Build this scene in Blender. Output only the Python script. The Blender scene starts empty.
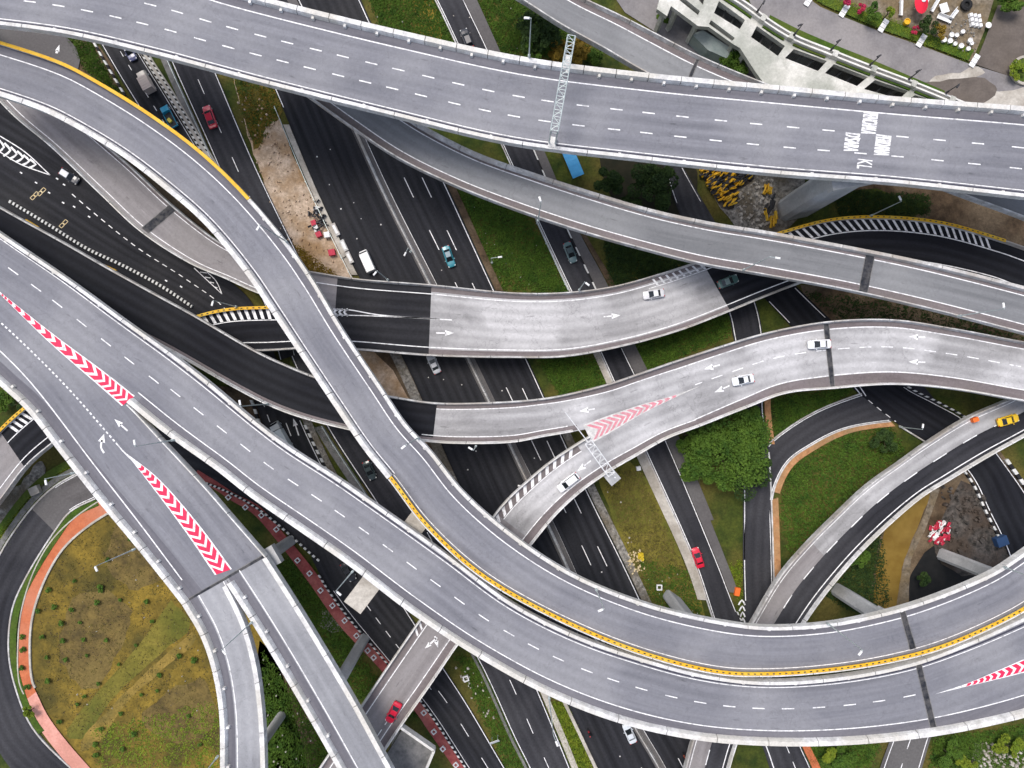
import bpy, bmesh, math, random
from mathutils import Vector, Matrix
random.seed(7)
R = random.random
U = random.uniform
scene = bpy.context.scene
COL = scene.collection

# ------------------------------------------------------------------ camera, sky, sun
CAMH, FOC = 137.0, 683.0
cam_d = bpy.data.cameras.new('camera'); cam = bpy.data.objects.new('camera', cam_d); COL.objects.link(cam)
cam.location = (0, 0, CAMH); cam.rotation_euler = (0, 0, 0)
cam_d.sensor_width = 36; cam_d.lens = FOC / 1024 * 36; cam_d.clip_end = 2000; cam_d.clip_start = 1
scene.camera = cam
SUN_EL, SUN_AZ = math.radians(66), math.radians(-40)
w = bpy.data.worlds.new('World'); scene.world = w; w.use_nodes = True
nt = w.node_tree; bg = nt.nodes['Background']
sky = nt.nodes.new('ShaderNodeTexSky'); sky.sky_type = 'NISHITA'; sky.sun_disc = False
sky.sun_elevation = SUN_EL; sky.sun_rotation = SUN_AZ; sky.air_density = 1.0; sky.dust_density = 4.0; sky.ozone_density = 1.0
hs_ = nt.nodes.new('ShaderNodeHueSaturation'); hs_.inputs['Saturation'].default_value = .75   # thin white overcast
nt.links.new(sky.outputs[0], hs_.inputs['Color']); nt.links.new(hs_.outputs[0], bg.inputs[0]); bg.inputs[1].default_value = 0.135
sun_d = bpy.data.lights.new('sun', 'SUN'); sun = bpy.data.objects.new('sun', sun_d); COL.objects.link(sun)
sun_d.energy = 1.3; sun_d.angle = math.radians(22); sun_d.color = (1.0, 0.96, 0.9)
sv = Vector((math.sin(SUN_AZ) * math.cos(SUN_EL), math.cos(SUN_AZ) * math.cos(SUN_EL), math.sin(SUN_EL)))
sun.rotation_euler = sv.to_track_quat('Z', 'Y').to_euler()
scene.view_settings.view_transform = 'Standard'; scene.view_settings.look = 'None'
scene.view_settings.gamma = 1; scene.view_settings.exposure = 0.55

# ------------------------------------------------------------------ helpers
def P(px, py, z=0.0):
    k = (CAMH - z) / FOC
    return Vector(((px - 512) * k, (384 - py) * k, z))
def link(o, parent=None):
    COL.objects.link(o)
    if parent is not None: o.parent = parent
    return o
def mesh_obj(name, verts, faces, mat, parent=None, uvs=None, fmat=None, smooth=False, loc=None):
    me = bpy.data.meshes.new(name)
    off = loc if loc is not None else (parent.location if parent is not None and parent.type == 'EMPTY' else Vector((0, 0, 0)))
    if parent is not None and loc is None: off = wloc(parent)
    me.from_pydata([tuple(Vector(v) - off) for v in verts], [], faces)
    for m in (mat if isinstance(mat, (list, tuple)) else [mat]): me.materials.append(m)
    if fmat: me.polygons.foreach_set('material_index', fmat)
    if uvs:
        ul = me.uv_layers.new(name='uv')
        for l in me.loops: ul.data[l.index].uv = uvs[l.vertex_index]
    if smooth: me.polygons.foreach_set('use_smooth', [True] * len(me.polygons))
    me.update()
    o = bpy.data.objects.new(name, me)
    if parent is None: o.location = off
    return link(o, parent)
def wloc(o):
    v = Vector(o.location)
    while o.parent is not None: o = o.parent; v += o.location
    return v
def empty(name, loc, label=None, cat=None, group=None, kind=None, rz=0):
    o = bpy.data.objects.new(name, None); o.empty_display_size = 0.3
    o.location = loc; o.rotation_euler.z = rz; link(o); return tag(o, label, cat, group, kind)
def tag(o, label=None, cat=None, group=None, kind=None):
    if label: o['label'] = label
    if cat: o['category'] = cat
    if group: o['group'] = group
    if kind: o['kind'] = kind
    return o
class MB:
    def __init__(s): s.v = []; s.f = []; s.m = []; s.cur = 0
    def add(s, vs, fs):
        b = len(s.v); s.v += [Vector(v) for v in vs]; s.f += [tuple(i + b for i in f) for f in fs]; s.m += [s.cur] * len(fs)
    def box(s, c, size, rz=0.0, taper=1.0):
        x, y, z = size[0] / 2, size[1] / 2, size[2] / 2; co, si = math.cos(rz), math.sin(rz); vs = []
        for dz, t in ((-z, 1.0), (z, taper)):
            for dx, dy in ((-x, -y), (x, -y), (x, y), (-x, y)):
                dx *= t; dy *= t
                vs.append((c[0] + dx * co - dy * si, c[1] + dx * si + dy * co, c[2] + dz))
        s.add(vs, [(0, 3, 2, 1), (4, 5, 6, 7), (0, 1, 5, 4), (1, 2, 6, 5), (2, 3, 7, 6), (3, 0, 4, 7)])
    def tube(s, a, b, r0, r1=None, n=6, cap=True):
        a, b = Vector(a), Vector(b); r1 = r0 if r1 is None else r1
        d = (b - a).normalized(); u = d.orthogonal().normalized(); q = d.cross(u); vs = []
        for p, r in ((a, r0), (b, r1)):
            for i in range(n):
                t = 2 * math.pi * i / n; vs.append(p + u * (r * math.cos(t)) + q * (r * math.sin(t)))
        fs = [(i, (i + 1) % n, n + (i + 1) % n, n + i) for i in range(n)]
        if cap: fs += [tuple(range(n - 1, -1, -1)), tuple(range(n, 2 * n))]
        s.add(vs, fs)
    def poly(s, pts, z0, z1):
        n = len(pts); vs = [(p[0], p[1], z0) for p in pts] + [(p[0], p[1], z1) for p in pts]
        s.add(vs, [tuple(range(n - 1, -1, -1)), tuple(range(n, 2 * n))] + [(i, (i + 1) % n, n + (i + 1) % n, n + i) for i in range(n)])
    def lathe(s, c, prof, n=14):
        vs = []
        for r, z in prof:
            for i in range(n):
                t = 2 * math.pi * i / n; vs.append((c[0] + r * math.cos(t), c[1] + r * math.sin(t), c[2] + z))
        fs = []
        for k in range(len(prof) - 1):
            for i in range(n):
                j = (i + 1) % n; fs.append((k * n + i, k * n + j, (k + 1) * n + j, (k + 1) * n + i))
        fs += [tuple(range(n - 1, -1, -1)), tuple((len(prof) - 1) * n + i for i in range(n))]
        s.add(vs, fs)
    def build(s, name, mat, parent=None, smooth=False, loc=None):
        return mesh_obj(name, s.v, s.f, mat, parent, None, s.m, smooth, loc)

# ------------------------------------------------------------------ materials
def mat(name, c, c2=None, scale=1.0, rough=0.85, coords='Object', stretch=(1, 1, 1), c3=None, scale3=0.05, grain=0.0, spec=0.3, metal=0.0, bump=0.0, lo=0.35, hi=0.65, cracks=0.0, track=0.0, spots=0.0):
    m = bpy.data.materials.new(name); m.use_nodes = True; n = m.node_tree; b = n.nodes['Principled BSDF']
    b.inputs['Roughness'].default_value = rough; b.inputs['Metallic'].default_value = metal
    b.inputs['Specular IOR Level'].default_value = spec
    c = tuple(c) + (1,)
    if c2 is None:
        b.inputs['Base Color'].default_value = c; return m
    N = n.nodes.new; L = n.links.new
    tc = N('ShaderNodeTexCoord'); geo = N('ShaderNodeNewGeometry')
    src = geo.outputs['Position'] if coords == 'World' else tc.outputs[coords]
    mp = N('ShaderNodeMapping'); mp.inputs['Scale'].default_value = stretch; L(src, mp.inputs[0])
    no = N('ShaderNodeTexNoise'); no.inputs['Scale'].default_value = scale; no.inputs['Detail'].default_value = 6; no.inputs['Roughness'].default_value = 0.6
    L(mp.outputs[0], no.inputs['Vector'])
    mr = N('ShaderNodeMapRange'); mr.inputs[1].default_value = lo; mr.inputs[2].default_value = hi; L(no.outputs[0], mr.inputs[0])
    mx = N('ShaderNodeMix'); mx.data_type = 'RGBA'; mx.inputs[6].default_value = c; mx.inputs[7].default_value = tuple(c2) + (1,)
    L(mr.outputs[0], mx.inputs[0]); out = mx.outputs[2]
    if c3 is not None:
        n3 = N('ShaderNodeTexNoise'); n3.inputs['Scale'].default_value = scale3; n3.inputs['Detail'].default_value = 5
        L(geo.outputs['Position'], n3.inputs['Vector'])
        m3 = N('ShaderNodeMapRange'); m3.inputs[1].default_value = 0.45; m3.inputs[2].default_value = 0.62; L(n3.outputs[0], m3.inputs[0])
        x3 = N('ShaderNodeMix'); x3.data_type = 'RGBA'; x3.inputs[7].default_value = tuple(c3) + (1,); L(out, x3.inputs[6]); L(m3.outputs[0], x3.inputs[0]); out = x3.outputs[2]
    if track:   # polished wheel tracks running along the road
        wv = N('ShaderNodeTexWave'); wv.wave_type = 'BANDS'; wv.bands_direction = 'Y'; wv.inputs['Scale'].default_value = 0.17; wv.inputs['Distortion'].default_value = 0.6; wv.inputs['Detail'].default_value = 1
        wm = N('ShaderNodeMapping'); wm.inputs['Scale'].default_value = (0.02, 1, 1); L(tc.outputs['UV'], wm.inputs[0]); L(wm.outputs[0], wv.inputs['Vector'])
        m4 = N('ShaderNodeMapRange'); m4.inputs[3].default_value = 1 - track; m4.inputs[4].default_value = 1 + track; L(wv.outputs[1], m4.inputs[0])
        v4 = N('ShaderNodeVectorMath'); v4.operation = 'SCALE'; L(out, v4.inputs[0]); L(m4.outputs[0], v4.inputs[3]); out = v4.outputs[0]
    if spots:   # oil drips, dark rubbed marks and pale scuffs drawn out along the road
        ns = N('ShaderNodeTexNoise'); ns.inputs['Scale'].default_value = 1.3; ns.inputs['Detail'].default_value = 3
        ms = N('ShaderNodeMapping'); ms.inputs['Scale'].default_value = (.22, 1, 1); L(tc.outputs['UV'], ms.inputs[0]); L(ms.outputs[0], ns.inputs['Vector'])
        cr = N('ShaderNodeValToRGB'); e_ = cr.color_ramp.elements; e_[0].position = .24; e_[0].color = (1 - spots * 1.6,) * 3 + (1,); e_[1].position = .34; e_[1].color = (1, 1, 1, 1)
        k1 = cr.color_ramp.elements.new(.66); k1.color = (1, 1, 1, 1); k2 = cr.color_ramp.elements.new(.76); k2.color = (1 + spots * .7,) * 3 + (1,)
        L(ns.outputs[0], cr.inputs[0]); vm = N('ShaderNodeVectorMath'); vm.operation = 'MULTIPLY'; L(out, vm.inputs[0]); L(cr.outputs[0], vm.inputs[1]); out = vm.outputs[0]
    if cracks:
        vo = N('ShaderNodeTexVoronoi'); vo.feature = 'DISTANCE_TO_EDGE'; vo.inputs['Scale'].default_value = 0.12
        nd = N('ShaderNodeTexNoise'); nd.inputs['Scale'].default_value = 0.5; nd.inputs['Detail'].default_value = 4
        L(geo.outputs['Position'], nd.inputs['Vector'])
        va = N('ShaderNodeVectorMath'); va.operation = 'MULTIPLY_ADD'; va.inputs[1].default_value = (5, 5, 5); L(nd.outputs[1], va.inputs[0]); L(geo.outputs['Position'], va.inputs[2]); L(va.outputs[0], vo.inputs['Vector'])
        mc = N('ShaderNodeMapRange'); mc.inputs[1].default_value = 0.0; mc.inputs[2].default_value = 0.012; mc.inputs[3].default_value = 1 - cracks; mc.inputs[4].default_value = 1; L(vo.outputs[0], mc.inputs[0])
        v5 = N('ShaderNodeVectorMath'); v5.operation = 'SCALE'; L(out, v5.inputs[0]); L(mc.outputs[0], v5.inputs[3]); out = v5.outputs[0]
    if grain:
        ng = N('ShaderNodeTexNoise'); ng.inputs['Scale'].default_value = 2.2; ng.inputs['Detail'].default_value = 8; ng.inputs['Roughness'].default_value = 0.75
        L(geo.outputs['Position'], ng.inputs['Vector'])
        mg = N('ShaderNodeMapRange'); mg.inputs[1].default_value = 0.3; mg.inputs[2].default_value = 0.7; mg.inputs[3].default_value = 1 - grain; mg.inputs[4].default_value = 1 + grain; L(ng.outputs[0], mg.inputs[0])
        v6 = N('ShaderNodeVectorMath'); v6.operation = 'SCALE'; L(out, v6.inputs[0]); L(mg.outputs[0], v6.inputs[3]); out = v6.outputs[0]
    L(out, b.inputs['Base Color'])
    if bump:
        bp = N('ShaderNodeBump'); bp.inputs['Strength'].default_value = bump; bp.inputs['Distance'].default_value = 0.3; L(no.outputs[0], bp.inputs['Height']); L(bp.outputs[0], b.inputs['Normal'])
    return m
UVS = (0.035, 1.0, 1)
M = {}
M['asph_new'] = mat('asphalt_grey', (.150, .153, .176), (.208, .211, .237), 0.75, .8, 'UV', UVS, (.235, .237, .258), .05, .12, cracks=.14, track=.05, spots=.22)
M['asph_light'] = mat('asphalt_pale', (.20, .205, .225), (.275, .28, .30), 0.6, .8, 'UV', UVS, (.31, .315, .335), .06, .12, cracks=.14, track=.05, spots=.2)
M['asph_mid'] = mat('asphalt_mid', (.145, .150, .160), (.205, .210, .222), 0.75, .8, 'UV', UVS, (.22, .225, .235), .05, .10, cracks=.12, track=.05, spots=.22)
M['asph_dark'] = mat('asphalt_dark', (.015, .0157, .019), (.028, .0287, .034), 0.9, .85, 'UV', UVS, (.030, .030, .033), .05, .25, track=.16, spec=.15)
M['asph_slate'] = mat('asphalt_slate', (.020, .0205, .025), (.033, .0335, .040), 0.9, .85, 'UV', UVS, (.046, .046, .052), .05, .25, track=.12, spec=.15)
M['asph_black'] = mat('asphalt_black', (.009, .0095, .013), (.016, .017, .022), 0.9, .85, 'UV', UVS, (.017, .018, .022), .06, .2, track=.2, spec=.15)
M['asph_brown'] = mat('asphalt_worn', (.075, .070, .071), (.12, .113, .115), 0.5, .85, 'UV', (.08, 1, 1), (.12, .115, .115), .08, .2)
M['conc_road'] = mat('concrete_road', (.235, .232, .238), (.375, .371, .378), 0.35, .85, 'UV', (.10, .8, 1), (.47, .465, .475), .07, .14, cracks=.22, track=.09, spots=.28)
M['conc_dirty'] = mat('concrete_road_worn', (.19, .175, .178), (.28, .265, .27), 0.55, .85, 'UV', (.05, .8, 1), (.24, .225, .225), .07, .12, cracks=.15, track=.04, spots=.25)
M['shoulder'] = mat('shoulder_concrete', (.125, .105, .108), (.20, .175, .18), 0.7, .9, 'UV', (.06, 1, 1), (.16, .14, .14), .15, .2)
M['shoulder_grey'] = mat('shoulder_asphalt', (.115, .113, .132), (.165, .163, .185), 0.7, .9, 'UV', (.06, 1, 1), None, .15, .12)
M['parapet'] = mat('parapet_concrete', (.50, .495, .49), (.78, .775, .77), 0.7, .8, 'World', (1, 1, 1), (.56, .54, .50), .15, .22)
M['parapet_old'] = mat('parapet_weathered', (.36, .355, .35), (.64, .635, .63), 0.7, .85, 'World', (1, 1, 1), (.38, .35, .32), .2, .25)
M['conc'] = mat('concrete', (.36, .365, .37), (.52, .525, .53), 0.5, .85, 'World', (1, 1, .25), (.42, .42, .42), .15, .15)
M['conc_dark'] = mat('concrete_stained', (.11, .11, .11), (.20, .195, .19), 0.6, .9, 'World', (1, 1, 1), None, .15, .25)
M['paint'] = mat('white_road_paint', (.42, .42, .43), (.80, .80, .81), 1.1, .6, 'World', (1, 1, 1), None, 1, .18, lo=.28, hi=.50)
M['paint_worn'] = mat('worn_road_paint', (.45, .44, .43), (.66, .65, .64), 1.5, .7, 'World', (1, 1, 1), None, 1, .15)
M['red'] = mat('red_road_paint', (.52, .035, .085), (.74, .022, .085), 1.1, .6, 'World', (1, 1, 1), None, 1, .18, lo=.3, hi=.5)
M['red_worn'] = mat('worn_red_paint', (.62, .20, .25), (.50, .28, .31), 1.6, .7, 'World', (1, 1, 1), None, 1, .25)
M['yellow'] = mat('yellow_plastic', (.76, .43, .015), (.60, .33, .02), 1.0, .6, 'World', (1, 1, 1), (.66, .42, .04), .3, .15)
M['yellow_box'] = mat('yellow_line_paint', (.55, .42, .22), (.65, .55, .35), 1.0, .7, 'World')
M['joint'] = mat('joint_rubber', (.010, .013, .02), (.055, .055, .062), 1.2, .8, 'World', (1, 1, 1), (.07, .068, .07), .6, .3)
M['gutter'] = mat('gutter_painted_recess', (.035, .035, .055), (.06, .06, .085), 1.5, .8, 'World')  # flat strip; darkness of the recessed channel is put into its colour
M['steel'] = mat('galvanised_steel', (.40, .46, .46), (.52, .58, .58), 1.0, .45, 'World', metal=.3)
M['steel_w'] = mat('pale_steel', (.62, .63, .64), (.72, .73, .74), 1.0, .5, 'World')
M['steel_d'] = mat('dark_metal', (.03, .03, .035), (.05, .05, .055), 1.0, .5, 'World')
M['black'] = mat('black_paint', (.012, .012, .014)); M['white'] = mat('white_paint', (.72, .72, .72), (.82, .82, .82), 1.2, .7, 'World')
M['kerb_w'] = mat('kerb_white', (.55, .55, .53), (.7, .7, .68), 1.2, .8, 'World'); M['kerb_b'] = mat('kerb_black', (.015, .015, .017))
M['grass'] = mat('grass_ground', (.020, .037, .005), (.060, .074, .010), 0.30, .95, 'World', (1, 1, 1), (.095, .080, .018), .09, .45, bump=.6)
M['grass_lush'] = mat('lush_grass', (.030, .065, .006), (.055, .105, .010), 0.5, .95, 'World', (1, 1, 1), (.07, .10, .015), .1, .4, bump=.5)
M['field'] = mat('dry_field_grass', (.115, .082, .014), (.25, .17, .026), 0.30, .95, 'World', (1, 1, 1), (.070, .058, .014), .09, .35, bump=.5)
M['darkf'] = mat('dark_dry_grass', (.070, .052, .020), (.155, .11, .034), .35, .95, 'World', (1, 1, 1), (.15, .11, .035), .16, .4)
M['olive'] = mat('olive_grass', (.125, .112, .018), (.20, .165, .030), .4, .95, 'World', (1, 1, 1), (.09, .095, .015), .1, .35)
M['track'] = mat('dry_track_grass', (.19, .135, .028), (.27, .185, .045), 0.4, .95, 'World', (1, 1, 1), (.12, .095, .025), .15, .35)
M['soil'] = mat('brown_soil', (.045, .030, .017), (.105, .070, .042), 0.5, .95, 'World', (1, 1, 1), (.15, .11, .07), .12, .4, bump=.6)
M['sand'] = mat('pale_sand', (.36, .27, .19), (.56, .44, .34), 0.55, .95, 'World', (1, 1, 1), (.34, .22, .12), .16, .3, bump=.6)
M['rubble'] = mat('grey_rubble', (.10, .095, .085), (.35, .33, .30), 1.4, .95, 'World', (1, 1, 1), (.14, .12, .09), .2, .45, bump=.9)
M['orange_path'] = mat('orange_path_paving', (.42, .115, .05), (.52, .16, .07), 0.8, .9, 'World', (1, 1, 1), (.50, .20, .12), .06, .12)
M['pink_path'] = mat('pink_path_paving', (.55, .25, .20), (.65, .33, .27), 0.8, .9, 'World', (1, 1, 1), (.48, .22, .17), .1, .15)
M['red_path'] = mat('red_cycle_paving', (.24, .05, .05), (.34, .09, .08), 0.8, .9, 'World', (1, 1, 1), (.40, .14, .12), .1, .2)
M['sandy'] = mat('sandy_footway', (.34, .17, .075), (.50, .27, .13), 0.6, .95, 'World', (1, 1, 1), (.28, .18, .09), .15, .25)
M['bank'] = mat('muddy_bank', (.10, .08, .055), (.24, .20, .15), 0.9, .95, 'World', (1, 1, 1), (.16, .12, .07), .2, .35)
M['rubble_shade'] = mat('shaded_rubble', (.030, .028, .025), (.12, .105, .095), 0.8, .95, 'World', (1, 1, 1), (.06, .045, .035), .2, .45, bump=.7)  # grey rubble with the shade under trees put into its colour
M['water'] = mat('muddy_water', (.17, .105, .022), (.23, .15, .035), 0.3, .25, 'World', spec=.5)
M['leaf'] = mat('tree_leaves', (.026, .072, .006), (.080, .145, .014), 0.45, .8, 'World', (1, 1, 1), (.060, .115, .010), .35, .4)
M['leaf_d'] = mat('dark_leaves', (.012, .032, .006), (.032, .062, .010), 0.7, .8, 'World', (1, 1, 1), None, .25, .35)
M['leaf_y'] = mat('yellow_leaves', (.16, .105, .010), (.26, .17, .02), 0.7, .8, 'World', (1, 1, 1), None, .25, .35)
M['leaf_o'] = mat('olive_dry_blades', (.085, .075, .015), (.15, .12, .03), 0.7, .8, 'World', (1, 1, 1), None, .25, .35)
M['leaf_yy'] = mat('bright_yellow_flowers', (.55, .40, .02), (.65, .5, .04), 1, .8, 'World')
M['leaf_l'] = mat('lime_leaves', (.09, .15, .008), (.17, .21, .015), 0.7, .8, 'World', (1, 1, 1), None, .25, .35)
M['bark'] = mat('bark', (.06, .045, .03), (.10, .08, .055), 2, .9, 'World')
M['glass'] = mat('car_glass', (.012, .016, .02), rough=.12, spec=.6); M['tyre'] = mat('tyre_rubber', (.015, .015, .016))
M['lamp_red'] = mat('tail_lamp_red', (.45, .01, .01), rough=.2); M['lamp_clear'] = mat('head_lamp_clear', (.7, .7, .68), rough=.15)
M['blue_roof'] = mat('blue_sheet_roof', (.03, .25, .52), (.05, .30, .58), .8, .45, 'World')
M['barrier_red'] = mat('barrier_red_plastic', (.42, .03, .06), (.55, .03, .07), 1.2, .6, 'World'); M['orange'] = mat('orange_plastic', (.80, .16, .03))
M['paving'] = mat('pale_paving', (.40, .37, .33), (.52, .49, .44), 1.0, .9, 'World', (1, 1, 1), (.33, .30, .26), .2, .2)
M['lot'] = mat('brown_asphalt_lot', (.095, .08, .07), (.14, .118, .104), 0.4, .9, 'World', (1, 1, 1), (.12, .10, .085), .08, .15)
M['service'] = mat('service_road_asphalt', (.17, .16, .165), (.22, .21, .215), 0.5, .9, 'World', (1, 1, 1), (.25, .235, .235), .08, .15, cracks=.08)
M['roof_w'] = mat('white_render', (.42, .42, .38), (.66, .65, .61), .35, .8, 'World', (1, 1, 1), (.36, .37, .33), .12, .2)
M['roof_e'] = mat('white_wall_paint', (.6, .59, .56), (.76, .75, .72), .5, .8, 'World')
M['roof_g'] = mat('grey_green_roof', (.25, .30, .29), (.33, .38, .37), .5, .8, 'World', (1, 1, 1), (.40, .43, .40), .1, .12)
PAINTS = {}
def paint(col, rough=.28):
    if col not in PAINTS:
        m = mat('car_paint', col, rough=rough, spec=.5); m.node_tree.nodes['Principled BSDF'].inputs['Coat Weight'].default_value = .5
        m.node_tree.nodes['Principled BSDF'].inputs['Coat Roughness'].default_value = .12; PAINTS[col] = m
    return PAINTS[col]

# ------------------------------------------------------------------ roads as pairs of edge points
def catmull(pts, n):
    out = []
    for i in range(len(pts) - 1):
        p0 = pts[max(i - 1, 0)]; p1 = pts[i]; p2 = pts[i + 1]; p3 = pts[min(i + 2, len(pts) - 1)]
        def kn(a, b): return max(1e-6, math.dist(a, b)) ** 0.5
        t0 = 0; t1 = t0 + (kn(p0, p1) if i > 0 else 1); t2 = t1 + kn(p1, p2); t3 = t2 + (kn(p2, p3) if i + 2 < len(pts) else 1)
        if i == 0: p0 = [2 * a - b for a, b in zip(p1, p2)]; t1 = kn(p0, p1); t2 = t1 + kn(p1, p2); t3 = t2 + (kn(p2, p3) if len(pts) > 2 else 1)
        if i + 2 >= len(pts): p3 = [2 * b - a for a, b in zip(p1, p2)]; t3 = t2 + kn(p2, p3)
        for k in range(n):
            t = t1 + (t2 - t1) * k / n
            A1 = [(t1 - t) / (t1 - t0) * a + (t - t0) / (t1 - t0) * b for a, b in zip(p0, p1)]
            A2 = [(t2 - t) / (t2 - t1) * a + (t - t1) / (t2 - t1) * b for a, b in zip(p1, p2)]
            A3 = [(t3 - t) / (t3 - t2) * a + (t - t2) / (t3 - t2) * b for a, b in zip(p2, p3)]
            B1 = [(t2 - t) / (t2 - t0) * a + (t - t0) / (t2 - t0) * b for a, b in zip(A1, A2)]
            B2 = [(t3 - t) / (t3 - t1) * a + (t - t1) / (t3 - t1) * b for a, b in zip(A2, A3)]
            out.append([(t2 - t) / (t2 - t1) * a + (t - t1) / (t2 - t1) * b for a, b in zip(B1, B2)])
    out.append(list(pts[-1])); return out
ROADS = []
class Road:
    def __init__(s, pairs, z, ph=0.0, n=8):
        """pairs: (left px, left py, right px, right py); edges are measured at the parapet top (z + ph)"""
        s.z = z; s.ph = ph
        Ls = catmull([(a, b) for a, b, c, d in pairs], n); Rs = catmull([(c, d) for a, b, c, d in pairs], n)
        s.pl = [tuple(a) for a in Ls]; s.pr = [tuple(a) for a in Rs]
        s.L = [P(a[0], a[1], z + ph) - Vector((0, 0, ph)) for a in Ls]; s.R = [P(a[0], a[1], z + ph) - Vector((0, 0, ph)) for a in Rs]
        s.s = [0.0]
        for i in range(1, len(s.L)):
            s.s.append(s.s[-1] + ((s.L[i] + s.R[i]) / 2 - (s.L[i - 1] + s.R[i - 1]) / 2).length)
        s.len = s.s[-1]; ROADS.append(s)
    def lr(s, d):
        d = min(max(d, 0), s.len); lo, hi = 0, len(s.s) - 1
        while hi - lo > 1:
            m = (lo + hi) // 2
            if s.s[m] <= d: lo = m
            else: hi = m
        t = (d - s.s[lo]) / max(1e-6, s.s[hi] - s.s[lo])
        return s.L[lo].lerp(s.L[hi], t), s.R[lo].lerp(s.R[hi], t)
    def at(s, d, f, dz=0.0):
        l, r = s.lr(d); v = l.lerp(r, f); v.z += dz; return v
    def width(s, d): l, r = s.lr(d); return (l - r).length
    def dirn(s, d):
        a = s.at(d - .5, .5); b = s.at(d + .5, .5); return (b - a).normalized()
    def find(s, px, py):
        q = P(px, py, s.z); best = (1e9, 0, 0)
        for i in range(len(s.L)):
            a, b = s.L[i], s.R[i]; ab = b - a; f = (q - a).dot(ab) / ab.length_squared; ff = min(max(f, -.3), 1.3)
            d = (a + ab * ff - q).length
            if d < best[0]: best = (d, s.s[i], f)
        return best[1], best[2]
    def S(s, px, py): return s.find(px, py)[0]
    def stations(s, a, b, step=None):
        a = max(a, 0); b = min(b, s.len); st = [a] + [x for x in s.s if a + .05 < x < b - .05] + [b]; return st
def ribbon_data(rd, fa, fb, a, b, dz, mb_v, mb_f, mb_uv, ma=None, mbm=None):
    """fa/fb: fraction or callable(d) -> fraction"""
    st = rd.stations(a, b); base = len(mb_v)
    for d in st:
        x = fa(d) if callable(fa) else fa; y = fb(d) if callable(fb) else fb; wd = rd.width(d)
        for f in (x, y): mb_v.append(rd.at(d, f, dz)); mb_uv.append((d, f * wd))
    for i in range(len(st) - 1):
        k = base + 2 * i; mb_f.append((k, k + 1, k + 3, k + 2))
class Paint:
    """collects flat markings"""
    def __init__(s): s.v = []; s.f = []; s.uv = []
    def line(s, rd, f, w=.18, a=0, b=None, dz=.03):
        w *= .86
        b = rd.len if b is None else b
        F_ = f if callable(f) else (lambda d: f)
        ribbon_data(rd, lambda d: F_(d) - w / 2 / rd.width(d), lambda d: F_(d) + w / 2 / rd.width(d), a, b, dz, s.v, s.f, s.uv)
    def dash(s, rd, f, w=.18, a=0, b=None, on=2.2, per=5.0, dz=.03):
        b = rd.len if b is None else b; d = a
        while d < b: s.line(rd, f, w, d, min(d + on, b), dz); d += per
    def dashes_x(s, rd, f, xs, w=.2, on=2.1, dz=.03):
        k = FOC / (CAMH - rd.z); st = [(512 + rd.at(i * .25, f).x * k, i * .25) for i in range(int(rd.len * 4))]
        for x in xs:
            d = min(st, key=lambda q: abs(q[0] - x))[1]; s.line(rd, f, w, d, d + on, dz)
    def quad(s, pts, z=None):
        k = len(s.v)
        for p in pts: s.v.append(Vector(p)); s.uv.append((p[0], p[1]))
        s.f.append(tuple(range(k, k + len(pts))))
    def pq(s, pts, z): s.quad([P(x, y, z) for x, y in pts])
    def seg(s, x0, y0, x1, y1, z, w=.18):
        a, b = P(x0, y0, z), P(x1, y1, z); d = (b - a).normalized(); n = Vector((-d.y, d.x, 0)) * (w / 2); s.quad([a - n, b - n, b + n, a + n])
    def pline(s, pts, z, w=.18, n=6):
        c = [P(x, y, z) for x, y in catmull([tuple(p) for p in pts], n)]; k = len(s.v)
        for i, p in enumerate(c):
            d = (c[min(i + 1, len(c) - 1)] - c[max(i - 1, 0)]).normalized(); q = Vector((-d.y, d.x, 0)) * (w / 2)
            s.v += [p - q, p + q]; s.uv += [(0, 0), (0, 1)]
        for i in range(len(c) - 1): s.f.append((k + 2 * i, k + 2 * i + 2, k + 2 * i + 3, k + 2 * i + 1))
    def pdash(s, pts, z, w=.18, on=2.0, per=5.0, off=0.0):
        c = [P(x, y, z) for x, y in catmull([tuple(p) for p in pts], 8)]; L = [0]
        for i in range(1, len(c)): L.append(L[-1] + (c[i] - c[i - 1]).length)
        def at(d):
            for i in range(1, len(c)):
                if L[i] >= d: return c[i - 1].lerp(c[i], (d - L[i - 1]) / max(1e-6, L[i] - L[i - 1]))
            return c[-1]
        d = off
        while d < L[-1] - .3:
            a, b = at(d), at(min(d + on, L[-1])); t = (b - a).normalized(); q = Vector((-t.y, t.x, 0)) * (w / 2)
            s.quad([a - q, b - q, b + q, a + q]); d += per
    def hatch(s, rd, f0, f1, a, b, per=2.4, w=.7, skew=1.2, dz=.03):
        d = a
        while d < b:
            s.quad([rd.at(d, f0, dz), rd.at(d + w, f0, dz), rd.at(d + w + skew, f1, dz), rd.at(d + skew, f1, dz)]); d += per
    def arrow(s, px, py, ang, z, L=4.2, w=.28, head=1.0):
        c = P(px, py, z); t = Vector((math.cos(ang), math.sin(ang), 0)); q = Vector((-t.y, t.x, 0))
        s.quad([c - t * L / 2 - q * w / 2, c + t * (L / 2 - head * 1.3) - q * w / 2, c + t * (L / 2 - head * 1.3) + q * w / 2, c - t * L / 2 + q * w / 2])
        s.quad([c + t * (L / 2 - head * 1.5) - q * head * .5, c + t * L / 2, c + t * (L / 2 - head * 1.5) + q * head * .5])
    def build(s, mat_, parent, name='lane_marking'):
        return mesh_obj(name, s.v, s.f, mat_, parent, s.uv) if s.f else None
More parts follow.
